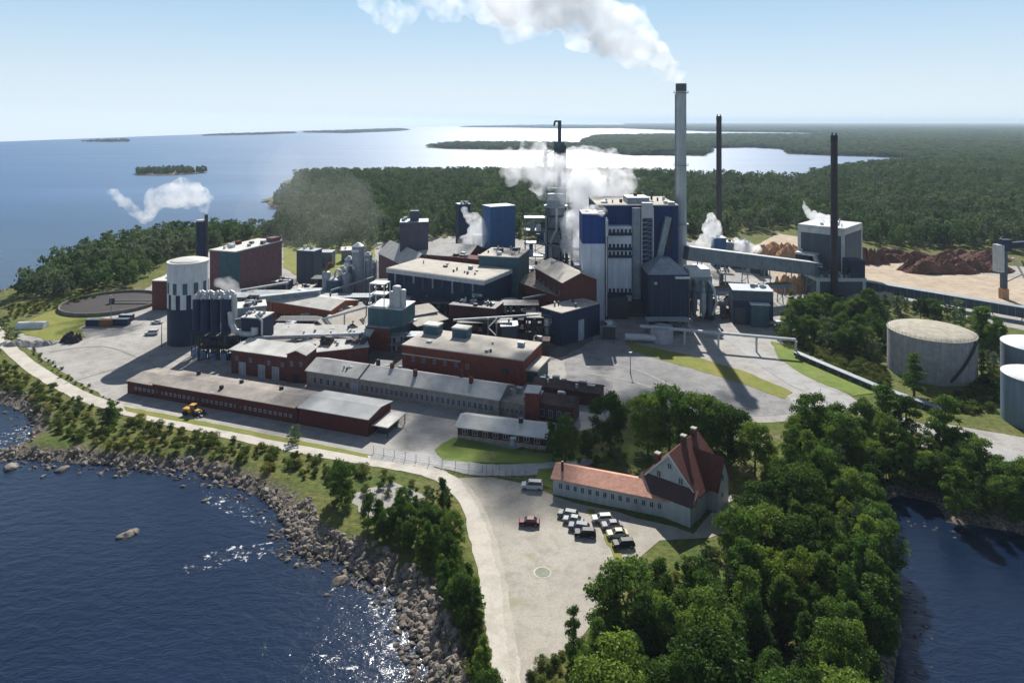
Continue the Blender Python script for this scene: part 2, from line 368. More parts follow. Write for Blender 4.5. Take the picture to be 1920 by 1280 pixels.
sheet('parking_lot', [(850,895),(920,895),(1000,912),(1040,932),(1160,960),(1300,1000),(1345,955),(1370,925),(1420,940),(1400,985),(1330,1010),(1240,1015),(1185,1062),(1160,1085),(1130,1150),(1075,1215),(1010,1240),(975,1300),
   (965,1500),(955,1500),(945,1290),(930,1100),(905,990)], LOT, LZ+.05, jit=.5)
strip('coastal_road', [(-80,545),(-30,590),(5,640),(60,688),(140,736),(230,768),(330,792),(460,820),(600,848),(720,868),(820,890),(880,940),(908,1030),(928,1120),(942,1210),(950,1300),(955,1600)], 4.6, TRACK, LZ+.08)
strip('wheel_track', [(870,905),(905,960),(935,1050),(952,1150),(962,1260),(968,1400)], 1.1, gravel('rut', (.40,.37,.32), (.46,.43,.37), .1), LZ+.10, .3)
for k_, tp in enumerate(([(120,720),(220,690),(330,660),(430,700)],[(90,660),(200,650),(300,690)],[(760,850),(760,800),(700,770),(560,740)],[(1100,700),(1200,720),(1330,770)],[(1080,680),(1180,690),(1300,740),(1420,770)],[(150,620),(260,610),(300,560)])):
    strip('wheel_track', tp, .9, MATS.get('wt') or MATS.setdefault('wt', gravel('wheel_track', (.26,.25,.235), (.38,.365,.34), .12)), LZ+.11+.004*k_, .08)
strip('gate_road', [(700,852),(800,862),(900,880),(980,880),(1060,872),(1110,856)], 5.5, ASPH, LZ+.09)
strip('access_road', [(1210,615),(1300,618),(1370,632),(1420,665),(1490,712),(1580,752),(1680,790),(1800,830),(1930,862),(2150,910)], 8.5, ASPH, LZ+.10)
sheet('lawn', [(815,843),(850,820),(905,830),(960,842),(1010,850),(1100,852),(1150,845),(1130,858),(1050,866),(985,870),(900,868),(830,862)], LAWN, LZ+.12, jit=.25, step=2)
sheet('verge', [(1010,880),(1040,878),(1040,918),(1005,905)], LAWN, LZ+.12, jit=.25, step=2)
sheet('grass_island', [(1170,640),(1300,668),(1400,698),(1485,735),(1470,748),(1400,722),(1300,692),(1190,660)], GRASS, LZ+.12, jit=.3, step=3)
sheet('grass_bank', [(1445,640),(1490,648),(1560,688),(1640,722),(1650,735),(1600,742),(1520,710),(1460,672)], LAWN, LZ+.12, jit=.4, step=3)
sheet('roadside_grass', [(232,762),(400,794),(560,826),(690,852),(690,858),(560,834),(400,803),(235,770)], GRASS, LZ+.12, jit=.2, step=3)
sheet('back_meadow', [(532,456),(700,452),(704,492),(640,515),(560,520),(530,500)], GRASS, LZ+.12, jit=.8, step=4)
sheet('meadow', [(25,612),(90,585),(135,560),(150,575),(200,600),(150,612),(160,632),(90,640),(50,628)], GRASS, LZ+.12, jit=.8, step=3)
sheet('gravel_yard', [(1740,790),(1800,800),(1920,820),(2300,900),(2300,960),(1920,872),(1800,852),(1720,840)], YARD, LZ+.05, jit=.5)
sheet('sand_field', [(1400,470),(1460,438),(1510,446),(1600,470),(1700,500),(1890,520),(2300,570),(2300,640),(1920,590),(1700,552),(1620,545),(1500,545),(1430,505)], SAND, LZ+.07, jit=.8)
sheet('dirt_clearing', [(660,925),(740,905),(790,925),(800,960),(740,985),(670,960)], YARD, LZ+.04, jit=.6, step=2)
o = bpy.data.objects.new('median_strip', None)
strip('verge_strip', [(1105,955),(1130,985),(1145,1015),(1165,1060)], 1.6, GRASS, LZ+.12, .3); bpy.data.objects.remove(o)
# round planting bed in the lot
p = G(1017, 1073); mb = MB(); mb.tube((0,0,-.03),(0,0,.03),1.7,n=28); t_ = thing('round_bed', 'round gravel bed with a pale ring in the middle of the empty lot', 'planting bed', p, z=.05)
mb.build('ring', mat('pale_kerb', (.44,.42,.37)), t_); MB().tube((0,0,.03),(0,0,.05),1.4,n=28).build('bed', gravel('bed_soil', (.22,.24,.18), (.3,.3,.25), .5), t_)

# ------------------------------------------------------------ building kit
def frame(A, B, z):
    a, b = G(*A, z), G(*B, z); d = b - a
    return a, math.atan2(d.y, d.x), d.length
def win_mb(wd, ht, fr=OFFW):
    mb = MB(); mb.box(-wd/2, wd/2, -.06, 0, 0, ht, 0); mb.box(-.05,.05,-.11,-.09,.12,ht-.12,0)
    return mb
def pane(o, wd, ht, m): return MB().box(-wd/2+.12, wd/2-.12, -.09, -.06, .12, ht-.12).build('pane', m, o)
def place_side(side, s, W, D):
    if side == 'f': return (s*W, 0, 0), 0
    if side == 'r': return (W, s*D, 0), R(90)
    return (0, s*D, 0), R(-90)
def openings(root, W, D, spec, name='window'):
    for side, ss, z, wd, ht, ms in spec:
        src = None
        for s in ss:
            loc, rz = place_side(side, s, W, D)
            if src is None:
                o = win_mb(wd, ht).build(name, ms, root); src = o; psrc = pane(o, wd, ht, ms[1])
            else:
                o = src.copy(); col.objects.link(o); o.parent = root; p_ = psrc.copy(); col.objects.link(p_); p_.parent = o
            o.location = (loc[0], loc[1], z); o.rotation_euler = (0, 0, rz)
def even(n, a=.04, b=.96): return [a + (b-a)*(i+.5)/n for i in range(n)]
def bld(name, label, cat, A, B, z, d, wall, rm, roof='flat', rise=2.0, over=.4, wins=(), doors=(), z0=0.0, bands=(), vents=0, Wid=None, parapet=.35, group=None):
    a, ang, W = frame(A, B, z)
    if Wid: W = Wid
    t = thing(name, label, cat, a, ang, group)
    zb = z0; k = 0
    segs = list(bands) + [(z, wall)]
    for zt, m in segs:
        mb = MB(); e = .003*k
        if zt == z and roof in ('gx', 'gy', 'mono'):
            mb.box(0, W, 0, d, zb, z)
            if roof == 'gx': mb.prismx([(0, z), (d, z), (d/2, z+rise)], 0, W)
            elif roof == 'gy': mb.prism([(0, z), (W, z), (W/2, z+rise)], 0, d)
            else: mb.prismx([(0, z), (d, z), (d, z+rise)], 0, W)
        else: mb.box(-e, W+e, -e, d+e, zb, zt)
        mb.build('wall', m, t); zb = zt; k += 1
    mb = MB(); o_ = over; th = .22
    if roof == 'flat':
        mb.box(-.15, W+.15, -.15, d+.15, z, z+parapet)
    elif roof == 'gx':
        s = rise/(d/2)
        for sg in (0, 1):
            y0, y1 = (-o_, d/2) if sg == 0 else (d/2, d+o_)
            f = lambda y: z + rise - abs(y-d/2)*s + .02
            mb.prismx([(y0, f(y0)), (y1, f(y1)), (y1, f(y1)+th), (y0, f(y0)+th)], -o_, W+o_)
    elif roof == 'gy':
        s = rise/(W/2)
        for sg in (0, 1):
            x0, x1 = (-o_, W/2) if sg == 0 else (W/2, W+o_)
            f = lambda x: z + rise - abs(x-W/2)*s + .02
            mb.prism([(x0, f(x0)), (x1, f(x1)), (x1, f(x1)+th), (x0, f(x0)+th)], -o_, d+o_)
    elif roof == 'mono':
        s = rise/d; f = lambda y: z + y*s + .02
        mb.prismx([(-o_, f(-o_)), (d+o_, f(d+o_)), (d+o_, f(d+o_)+th), (-o_, f(-o_)+th)], -o_, W+o_)
    elif roof == 'hip':
        k_ = min(W, d)*.35
        mb.add([(-.2,-.2,z),(W+.2,-.2,z),(W+.2,d+.2,z),(-.2,d+.2,z),(k_,k_,z+rise),(W-k_,k_,z+rise),(W-k_,d-k_,z+rise),(k_,d-k_,z+rise)],
               [(0,1,5,4),(1,2,6,5),(2,3,7,6),(3,0,4,7),(4,5,6,7)])
    r = mb.build('roof', rm, t)
    openings(t, W, d, wins, 'window'); openings(t, W, d, doors, 'door')
    rr = random.Random(int(W*97+d*13))
    for i in range(int(vents*1.8)):
        mb = MB(); x, y = rr.uniform(.1,.9)*W, rr.uniform(.15,.85)*d
        zz = z + parapet if roof == 'flat' else z + rise*.4
        if rr.random() < .5: mb.tube((x,y,zz-.1),(x,y,zz+rr.uniform(.8,1.8)),rr.uniform(.25,.5)); 
        else: s_ = rr.uniform(.5,1.3); mb.box(x-s_,x+s_,y-s_*.7,y+s_*.7,zz-.1,zz+rr.uniform(.6,1.5))
        mb.build('roof_vent', rr.choice([PALE, STEEL, DARK]), r)
    t['W'] = W; t['D'] = d
    return t
WM = [OFFW, GLASS]; DW = [DARK, GLASS]; DM = [PALE, DOORM]

# ============================================================ BOILER HOUSE
ZT = 292
t = bld('stair_tower', 'slim tower, deep blue on top and pale grey below, left of the boiler house', 'tower', (1092,402), (1134,402), hz(402,ZT), 14, BLUE, ROOFG, bands=[(hz(457,ZT), WTOW)], vents=2)
MB().tube((10.2,-.5,2),(10.2,-.5,44),.32).build('pipe', PALE, t)
MB().box(9.8,10.9,-.9,0,36,43).build('duct_box', PALE, t)
ZB = 304
a = Vector((at(1120, ZB), ZB)); t = thing('boiler_house', 'tall dark blue boiler house, the highest building beside the grey chimney', 'building', a)
Hb = hz(386, ZB); MB().box(0,36,0,34,0,Hb).build('wall', corr('deep_navy_panel', (.010,.035,.15), 1.2, var=.2), t); 
MB().box(-.2,36.2,-.2,34.2,Hb,Hb+.5).build('roof', ROOFT, t)
MB().box(14,24,4,16,Hb+.5,Hb+3.2).build('penthouse', STEEL, t)
mb = MB(); mb.box(4.0,14.4,-5,0,hz(586,298),hz(425,298)); mb.build('stair_panel', WTOW, t)
for v in (436, 464, 478, 548, 583):
    z = hz(v, 297); mb = MB(); mb.box(4.0,14.4,-6.1,-5.003,z-1.5,z-1.2); mb.box(3.9,14.5,-6.2,-6.1,z-1.5,z-.2)
    for k in range(6): mb.box(4.4+k*1.75,5.4+k*1.75,-5.1,-5.0,z-1.0,z+1.2,1)
    mb.build('balcony', [NAVY, GLASS], t)
for x, wd, m in ((15.2,3.6,STEEL),(19.2,.5,PALE),(24.2,.5,PALE)): MB().box(x,x+wd,-2.2,-.004,1,hz(392,298)).build('shaft', m, t)
mb = MB()
for k in range(22): mb.box(19.7,24.2,-1.8,-1.5,2+k*2,2.35+k*2)
for k in range(22): mb.beam((19.7,-1.7,2+k*2),(24.2,-1.7,4+k*2),.18)
mb.build('lift_frame', RUST if False else STEEL, t)
MB().box(19.6,24.3,-2.3,-.01,Hb-5,Hb+1.6).build('lift_head', PALE, t)
mb = MB(); mb.beam((31.2,-1.5,hz(408,300)),(27,-1.5,hz(488,300)),2.8,2.6); mb.build('inclined_duct', STEEL, t)
mb = MB(); mb.box(27.5,28.0,-.2,-.01,2,Hb-1); mb.box(33,33.8,-.4,-.01,20,Hb-1); mb.box(30,33,-2.5,-.01,hz(470,300),hz(425,300)); mb.build('casing', NAVY, t)
for x, r, h in ((5,.5,2.4),(8,.35,1.8),(19,.9,4.5),(21.5,.6,3),(27,.5,5),(30,.4,2),(33,.6,2.4),(12,.7,2)):
    MB().tube((x,6+x*.3,Hb),(x,6+x*.3,Hb+h),r).build('vent_pipe', rnd.choice([DARK,STEEL,PALE,RUST]), t)
for k in range(9):
    x, y = rnd.uniform(1,34), rnd.uniform(1,14); s = rnd.uniform(.6,1.6); MB().box(x-s,x+s,y-s,y+s,Hb+.4,Hb+rnd.uniform(1.2,2.6)).build('roof_unit', rnd.choice([PALE,STEEL,DARK]), t)
mb = MB()
for s in range(36): mb.box(s+.02,s+.06,-.05,-.01,Hb,Hb+1.1)
mb.box(0,36,-.06,-.01,Hb+1.05,Hb+1.12); mb.build('railing', STEEL, t)
mb = MB(); mb.box(-1,12,-10,-.01,0,9); mb.box(12,27,-6.5,-.01,0,6.5); mb.build('plinth_hall', DARK, t)
ZA = 285
t = bld('filter_house', 'dark navy clad block with a pale sloping top at the foot of the chimney', 'building', (1216,515), (1292,515), hz(515,ZA), 17, NAVY, STEEL, roof='hip', rise=5.5)
MB().box(11,17,-1.2,-.01,19.6,20.4).build('canopy', WHITE, t)
MB().box(-.4,18.2,-1.6,-.01,2.2,3.0).build('walkway', STEEL, t)
for x in (1.5, 5, 9, 13, 16.5): MB().box(x,x+.4,-.3,-.01,0,20).build('column', DARK, t)
MB().box(2.5,3.6,-.12,-.01,17,18).build('lamp_box', PALE, t)
# ducts and cyclones right of the filter house
t = thing('flue_gas_ducts', 'bundle of blue grey ducts and cyclones right of the navy filter block', 'industrial duct', (at(1296,288), 288))
MB().box(0,10,4,16,9,19).build('casing', STEEL, t)
mb = MB(); mb.prismx([(2,19),(14,19),(12,22),(4,22)],0,9); mb.build('hood', PALE, t)
for k, (x, y, r) in enumerate(((1.5,1.0,1.3),(5,0,1.3),(8.2,1.2,1.3))):
    mb = MB(); mb.tube((x,y,6),(x,y,13),r); mb.tube((x,y,6),(x,y,2.5),r,.4); mb.path([(x,y,13),(x+.3,y+.8,15),(x+.5,y+3,17)],.8); mb.build('cyclone', [SLATE,STEEL,SLATE][k], t)
for x in (0.3,4.5,9.6):
    MB().box(x,x+.4,3,3.4,0,9).build('column', DARK, t)
MB().path([(9.5,2,3),(11,1,8),(10,1,14),(8,3,17.5)],.55).build('pipe', PALE, t)
# main chimney
def chimney(name, label, u, Y, vt, r, m, rb=None, bands=True, cap=CAPM):
    t = thing(name, label, 'chimney', (at(u, Y), Y)); h = hz(vt, Y); rb = rb or r*1.08
    MB().tube((0,0,0),(0,0,h*.965),rb,r,n=28).build('shaft', m, t)
    mb = MB(); mb.tube((0,0,h*.965),(0,0,h),r*1.05,n=28,cap=False); mb.tube((0,0,h-.4),(0,0,h-.3),r*.9,n=20); mb.build('cap', cap, t)
    return t, h, r
t, h, r = chimney('grey_chimney', 'tallest light grey concrete chimney, steaming, right of the boiler house', 1277, 326, 157, 2.45, CHIM)
for z in (h*.955, h*.62, h*.35):
    mb = MB(); mb.tube((0,0,z),(0,0,z+.25),r*1.45,n=24)
    for i in range(16): a_ = i*math.pi/8; mb.tube((r*1.42*math.cos(a_),r*1.42*math.sin(a_),z),(r*1.42*math.cos(a_),r*1.42*math.sin(a_),z+1.2),.06,n=4)
    mb.build('platform', STEEL, t)
mb = MB(); mb.box(-2.9,-2.6,-.5,-.2,10,h*.95); mb.box(-2.9,-2.6,.2,.5,10,h*.95)
for k in range(90): mb.box(-2.85,-2.65,-.3,.3,10+k,10.1+k)
mb.build('ladder', STEEL, t)
for u, Y, vt, lab in ((1348, 470, 218, 'thin near black steel chimney standing alone at the forest edge'), (1564, 326, 254, 'thin near black steel chimney in front of the grey framed block')):
    t, h, r = chimney('dark_chimney', lab, u, Y, vt, (1.75 if Y > 400 else 1.55), DCHIM, cap=BLACK, rb=1.9 if Y > 400 else 1.75)
    for k in range(7): MB().tube((0,0,h*(.25+.11*k)),(0,0,h*(.25+.11*k)+.2),r*1.22,n=16).build('stiffener_ring', BLACK, t)
    for s in (-1, 1): MB().tube((s*r*.6,0,h),(s*r*.6,0,h+1.2),.35).build('lug', BLACK, t)

# ============================================================ RIGHT SIDE PLANT
t = bld('framed_block', 'slate grey block with a pale frame and steaming roof behind the dark chimney', 'building', (1497,424), (1583,433), 31, 27, SLATE, PALE, vents=5, parapet=1.2)
W = t['W']
for x0, x1 in ((-.25,1.3),(W-1.4,W+.25)): MB().box(x0,x1,-.3,-.01,0,30.9).build('corner_trim', PALE, t)
MB().box(1.3,W-1.4,-.28,-.01,28.3,30.9).build('top_trim', PALE, t)
mb = MB(); mb.box(W+.01,W+.25,0,27,28.9,30.9); mb.box(W+.01,W+.25,25.8,27,0,28.9); mb.build('side_trim', PALE, t)
mb = MB(); mb.box(.5,7.5,-5,-.4,8,17.5); mb.build('annex', NAVY, t); MB().box(.2,10.5,-5.6,-.35,17.5,18.6).build('annex_roof', PALE, t)
mb = MB(); mb.beam((9,-3,18),(12.5,-4,10),1.6); mb.build('chute', PALE, t)
MB().tube((2.5,-2,18.6),(2.5,-2,20),.4).build('pipe', PALE, t)
t = thing('crusher_house', 'low blue grey machine house on pale legs at the foot of the dark chimney', 'machine house', G(1532,522,10), 0)
MB().box(0,23,0,14,2,8.6).build('wall', SLATE, t); MB().box(-.4,23.4,-.6,14,8.6,10.2).build('deck', PALE, t)
for x in (-.3, 21.6): MB().box(x,x+1.4,-.7,-.02,0,8.6).build('leg', PALE, t)
MB().box(4,8,1,6,10.2,13.2).build('machine', TEAL, t); MB().box(9,13,2,7,10.2,12.2).build('machine', STEEL, t); MB().box(16,23,0,8,10.2,18.5).build('hopper', NAVY, t)
MB().box(14,15.6,1,2.4,10.2,14.5).build('machine', BLACK, t); MB().box(2,6,2,3,13.2,15).build('machine', NAVY, t)
for k in range(12): x = rnd.uniform(1,16); MB().tube((x,.8,10.2),(x,.8,10.2+rnd.uniform(.8,2.5)),rnd.uniform(.15,.5)).build('pipe', rnd.choice([PALE,STEEL,DARK]), t)
def gallery(name, label, P, Q, w, h, side, top, legs=5, cat='conveyor', leg_m=STEEL, panels=0):
    P = Vector(P); Q = Vector(Q); t = thing(name, label, cat, (P.x, P.y))
    q = Vector((Q.x-P.x, Q.y-P.y, Q.z)); p = Vector((0,0,P.z))
    mb = MB(); mb.beam(p, q, w, h); mb.build('gallery', side, t)
    up = Vector((0,0,h/2+.12)); MB().beam(p+up, q+up, w+.5, .24).build('roof', top, t)
    for i in range(legs):
        s = (i+.6)/legs; c = p.lerp(q, s); d = (q-p).normalized(); n = Vector((-d.y,d.x,0)).normalized()
        mb = MB()
        for sg in (-1,1): mb.beam(c+n*sg*w*.4-Vector((0,0,h/2)), Vector((c.x,c.y,0))+n*sg*w*.7, .35)
        zz = c.z-h/2
        for k in range(int(zz/4)): 
            a_ = k*4; mb.beam(Vector((c.x,c.y,a_))+n*w*.6, Vector((c.x,c.y,min(a_+4,zz)))-n*w*.55, .16)
        mb.build('trestle', leg_m, t)
    L = (q-p).length; n = Vector((-(q-p).y,(q-p).x,0)).normalized()
    mb = MB(); sgn = -1 if n.y > 0 else 1
    for i in range(int(L/3)):
        c = p.lerp(q, (i+.5)*3/L) + n*sgn*(w/2+.02); mb.beam(c-Vector((0,0,h*.48)), c+Vector((0,0,h*.48)), .14)
    mb.build('ribs', leg_m, t); return t
gallery('conveyor_gallery', 'long pale grey covered conveyor sloping from the chimney to the machine house', (at(1286,318),318,hz(474,318)), (at(1535,334),334,hz(505,334)), 5, 6.2, mat('gallery_cladding',(.20,.23,.26),.7,var=.3), PALE, 6)
gallery('low_conveyor', 'long low dark blue conveyor running right across the sand past the machine house', (at(1622,338),338,4.0), (at(2150,262),262,3.8), 3.6, 4.2, SLATE, STEEL, 9)
t = gallery('return_conveyor', 'second grey conveyor with rails under the long pale one', (at(1300,306),306,9), (at(1480,322),322,8), 3, 2, STEEL, RUST, 4)
t = bld('switch_house', 'navy substation building left of the tree thicket, under the conveyor', 'building', (1374,545), (1450,548), 14, 12, SLATE, STEEL, bands=[(10, NAVY)], vents=4)
MB().box(7,14,-3.2,-.01,0,9.2).build('porch', TEAL, t); MB().box(6.6,14.4,-3.6,-.01,9.2,9.6).build('porch_roof', WHITE, t)
MB().box(1,5,-.2,-.02,0,7).build('door', DARK, t)
t = bld('black_roofed_hut', 'small pale hut with a black front below the conveyor gallery', 'hut', (1358,527), (1398,530), 6, 8, BLACK, ROOFW, roof='gx', rise=2)
t = bld('vent_house', 'white and blue plant room among steam at the edge of the forest', 'building', (1340,447), (1362,447), 17, 8, MIDB, WHITE, vents=3)
t = bld('pump_house', 'low white roofed plant room right of the steaming blue one', 'building', (1362,455), (1402,457), 13, 8, STEEL, WHITE, vents=5)
for k,(u,v,z,w_) in enumerate(((1372,478,8,9),(1408,492,6,6),(1425,500,5,5),(1345,492,6,7))):
    bld('equipment_shed', ['small grey machinery box left behind the pale conveyor','grey machinery box near the middle of the pale conveyor','smallest grey machinery box by the brown heap','machinery box nearest the chimney behind the pale conveyor'][k], 'shed', (u,v), (u+w_*3,v+1), z, 6, rnd.choice([STEEL,SLATE]), PALE, vents=2)
# loader crane at the right edge
t = thing('log_crane', 'dark tower crane with a pale machine box at the right edge of the sand', 'crane', G(1882,560))
mb = MB(); mb.box(-1.5,1.5,-1.5,1.5,0,5); mb.build('base', SANDP, t); MB().box(-1.1,1.1,-1.1,1.1,5,24).build('mast', SLATE, t)
MB().box(-4,-1.1,-2,2,13,26).build('machine_box', PALE, t); mb = MB(); mb.beam((0,0,25.5),(26,2,27),2.2,2.6); mb.build('boom', NAVY, t)
MB().box(-1.8,3,-1.6,1.6,23,28.5).build('cab', NAVY, t); mb = MB(); mb.beam((3,-2,20),(10,-2,8),1.1,.5); mb.build('stair', ROOFW, t)
mb = MB(); mb.beam((7,-2,19),(14,-1,6),.5); mb.beam((1,0,8),(7,-2,12),.4); mb.build('strut', DARK, t); MB().tube((-1.5,0,26),(-1.5,0,29.5),.25).build('beacon_post', PALE, t)

def pile(name, label, u, v, rx, ry, h, m, seed=0, cat='pile'):
    c = G(u, v); rr = np.random.RandomState(seed); n = 44; k = max(1, int(rx/ry))
    gx = np.linspace(-1,1,n*2); gy = np.linspace(-1,1,n); X, Y = np.meshgrid(gx, gy)
    Z = np.zeros_like(X)
    for i in range(10 + 5*k):
        cx_, cy_ = rr.uniform(-.75,.75), rr.uniform(-.5,.5); s = rr.uniform(.15,.4); sx_ = s/ k*1.6 if k > 1 else s
        Z = np.maximum(Z, rr.uniform(.55,1)*np.clip(1-np.hypot((X-cx_)/(sx_*1.6),(Y-cy_)/(s*1.6)),0,1)*1.3)
    Z = np.minimum(Z,1)*h + rr.rand(*Z.shape)*h*.10*(Z>0.02) - .12
    V = np.stack([(X*rx).ravel(), (Y*ry).ravel(), Z.ravel()],1); i = np.arange(V.shape[0]).reshape(X.shape)
    Fc = np.stack([i[:-1,:-1].ravel(), i[:-1,1:].ravel(), i[1:,1:].ravel(), i[1:,:-1].ravel()],1)
    me = bpy.data.meshes.new(name); me.from_pydata(V.tolist(), [], Fc.tolist()); me.materials.append(m)
    o = bpy.data.objects.new(name, me); col.objects.link(o); o.location = (c.x, c.y, LZ+.1); tag(o, label, cat)
pile('bark_pile', 'long dark reddish brown bark heap below the forest on the right', 1742, 487, 52, 14, 5.5, BARK_P, 1)
pile('bark_pile', 'nearer dark brown bark heap in front of the long one, by the crane', 1775, 507, 38, 11, 6.5, BARK_P, 2)
pile('wood_chip_pile', 'orange tan chip heap behind the pale conveyor, beside the framed block', 1465, 478, 17, 14, 7, SANDP, 3)
pile('wood_chip_pile', 'small orange chip heap under the conveyor by the machine house', 1478, 545, 8, 6, 7, SANDP, 4)
pile('bark_pile', 'small red brown bark heap right of the framed block', 1635, 492, 9, 8, 8, BARK_P, 5)
pile('sand_pile', 'pale sand heap behind the thicket, in front of the low conveyor', 1640, 560, 14, 5, 3, mat('pale_sand',(.5,.42,.33),.95), 6)
# tanks
def tank(name, label, u, Y, r, h, m, top, seg=40, dome_h=.8, cat='storage tank', x=None):
    t = thing(name, label, cat, (at(u, Y) if x is None else x, Y))
    MB().tube((0,0,0),(0,0,h),r,n=seg).build('shell', m, t)
    mb = MB(); mb.tube((0,0,h),(0,0,h+.15),r*1.01,n=seg); mb.dome(0,0,h+.15,r*.98,dome_h,seg); mb.build('roof', top, t)
    return t
TANKM = mat('weathered_tank', (.30,.29,.30), .8, var=.3, sc1=.5); 
t = tank('storage_tank', 'big weathered grey oil tank with a mossy domed roof and diagonal stair', 1746, 232, 13.2, 14, TANKM, mat('tank_roof',(.36,.33,.27),.9,var=.35,streak=False), 64, 1.2)
mb = MB()
for k in range(40):
    a_ = R(-55 - k*1.1); z = 13.8 - k*.31; c0 = Vector((13.2*math.cos(a_),13.2*math.sin(a_),z)); c1 = Vector((14.1*math.cos(a_),14.1*math.sin(a_),z))
    mb.beam(c0, c1, .5, .16); mb.tube(c1, c1+Vector((0,0,1)),.04,n=4)
mb.build('stair', BLACK, t)
mb = MB()
for i in range(56): a_ = i*2*math.pi/56; mb.tube((13.1*math.cos(a_),13.1*math.sin(a_),14.1),(13.1*math.cos(a_),13.1*math.sin(a_),15.1),.05,n=4)
mb.build('railing', STEEL, t)
TB = mat('blue_grey_tank',(.13,.19,.25),.6,var=.15)
t = tank('storage_tank', 'tall blue grey tank with white roof at the right edge, behind its twin', 1946, 222, 10, 12.5, mat('pale_tank',(.17,.21,.26),.7), WHITE)
t = tank('storage_tank', 'nearest blue grey tank with a bright white roof at the right edge', 1944, 193, 8.4, 13.3, TB, WHITE)
t = tank('small_tank', 'squat pale round tank by the pipe bridge in the shadow of the boiler house', 1242, 264, 4.1, 5.6, mat('lilac_tank',(.40,.40,.46),.7), STEEL, 28, .5, 'tank')
t = thing('horizontal_tank', 'long pale horizontal tank lying left of the squat round one', 'tank', G(1172,640)); MB().tube((0,0,1.8),(12,-1.5,1.8),1.4).build('shell', PALE, t)
for x in (2,9.5): MB().box(x,x+.6,-1.2,.3,0,1).build('saddle', CONC, t)
t = tank('process_tank', 'dark round tank with a white lid left of the brick gables', 955, 288, 4.0, 9.5, NAVY, ROOFW, 28, .4, 'tank')
# pipe bridge
P, Q = G(1200,610,6), G(1492,636,6); t = thing('pipe_bridge', 'thin pale pipe bridge crossing the yard and road to its last post', 'pipe bridge', P)
q = Vector((Q.x-P.x, Q.y-P.y, 6)); mb = MB()
for dx in (-.5,0,.5): mb.tube((0,dx,6),(q.x,q.y+dx,6+.1*dx),.25,n=8)
mb.beam((0,0,5.6),(q.x,q.y,5.6),1.4,.3); mb.build('pipes', PALE, t)
for s in (.08,.3,.52,.76,1.0):
    c = q*s; mb = MB(); mb.box(c.x-.3,c.x+.3,c.y-.3,c.y+.3,0,5.6); mb.box(c.x-.25,c.x+.25,c.y-1,c.y+1,5.2,5.5); mb.build('post', PALE, t)
t = gallery('pipe_trench_bank', 'dark raised pipe bank running from the bridge post past the big tank', (*G(1492,668),1.1), (*G(1650,735),1.1), 1.8, .9, DARK, STEEL, 8, 'pipe rack')
t = gallery('pipe_trench_bank', 'far end of the dark pipe bank passing under the conifers by the tank', (*G(1652,736),1.1), (*G(1765,775),1.1), 1.8, .9, DARK, STEEL, 5, 'pipe rack')

# ============================================================ CENTRAL PLANT
t = bld('blue_hall', 'wide dark blue machine hall under a big pale flat roof with white edge', 'building', (727,503), (907,526), 20, 24, NAVY, ROOFT, bands=[(7, DBRICK)], vents=6, parapet=.3)
W = t['W']; MB().box(-.4,W+.4,-.6,-.01,18.2,20.1).build('fascia', PALE, t); MB().box(W+.01,W+.5,-.3,24,18.4,20.1).build('side_fascia', PALE, t)
for k in range(9): MB().box(4+k*5,4.7+k*5,-.5,-.01,13+(k%3),18.2).build('downpipe', [STEEL,SLATE][k%2], t)
MB().box(2,W-4,-2.2,-.6,9,9.4).build('walkway', STEEL, t)
t = bld('teal_block', 'flat roofed teal block standing behind the right end of the blue hall', 'building', (898,480), (972,484), 24.5, 20, TEAL, ROOFT, vents=9)
t = bld('gable_hall', 'brick hall with a bright pitched roof left of the blue and white tower', 'building', (1004,500), (1056,529), 20, 15, DBRICK, ROOFT, roof='gx', rise=3.2, over=.8,
        wins=[('f', even(5), 9, 1.1, 1.6, WM), ('f', even(5), 14, 1.1, 1.6, WM)])
t = bld('brick_hall', 'lower red brick block with small windows against the bright gabled hall', 'building', (963,526), (1050,556), 13, 14, BRICK, ROOFB, roof='mono', rise=3, wins=[('f', even(7), 8, 1, 1.5, DW)])
t = bld('corner_block', 'dark blue corner building with a pale L roof and a large grey door', 'building', (1015,577), (1053,588), 12.4, 22, NAVY, ROOFT, vents=3,
        doors=[('r', [.5], 0, 3.2, 8, DM)], wins=[('f', [.4], 7.5, 2.4, 2.6, [WHITE, DOORM])])
t = bld('blue_tower', 'plain mid blue square tower against the forest in the middle of the plant', 'tower', (920,389), (966,386), hz(388,355), 10, MIDB, STEEL, vents=0)
t = bld('dark_blue_tower', 'narrow dark blue tower half hidden by a steam puff', 'tower', (860,384), (882,383), 39, 6, NAVY, STEEL, vents=2)
t = bld('purple_tower', 'dull purple grey tower block with a small penthouse, by the forest', 'tower', (750,418), (803,417), 33.5, 12, mat('purple_render',(.09,.085,.12),.8), STEEL, vents=2)
MB().box(5,9.5,3,7,33.8,39).build('penthouse', SLATE, t)
t = bld('pitched_store', 'dark red store with a broad grey pitched roof behind the blue hall', 'building', (782,476), (876,483), 18, 24, DBRICK, ROOFG, roof='gx', rise=4, vents=2)
t = bld('purple_gable', 'purple brown gabled building with two roof lights left of the grey pitched roof', 'building', (710,474), (768,502), 15, 13, PBRICK, ROOFG, roof='gx', rise=6)
t = bld('annex_block', 'brown annexe roof patch between pitched store and blue hall', 'building', (842,482), (895,488), 20.5, 8, BRICK, DBRICK, vents=3)
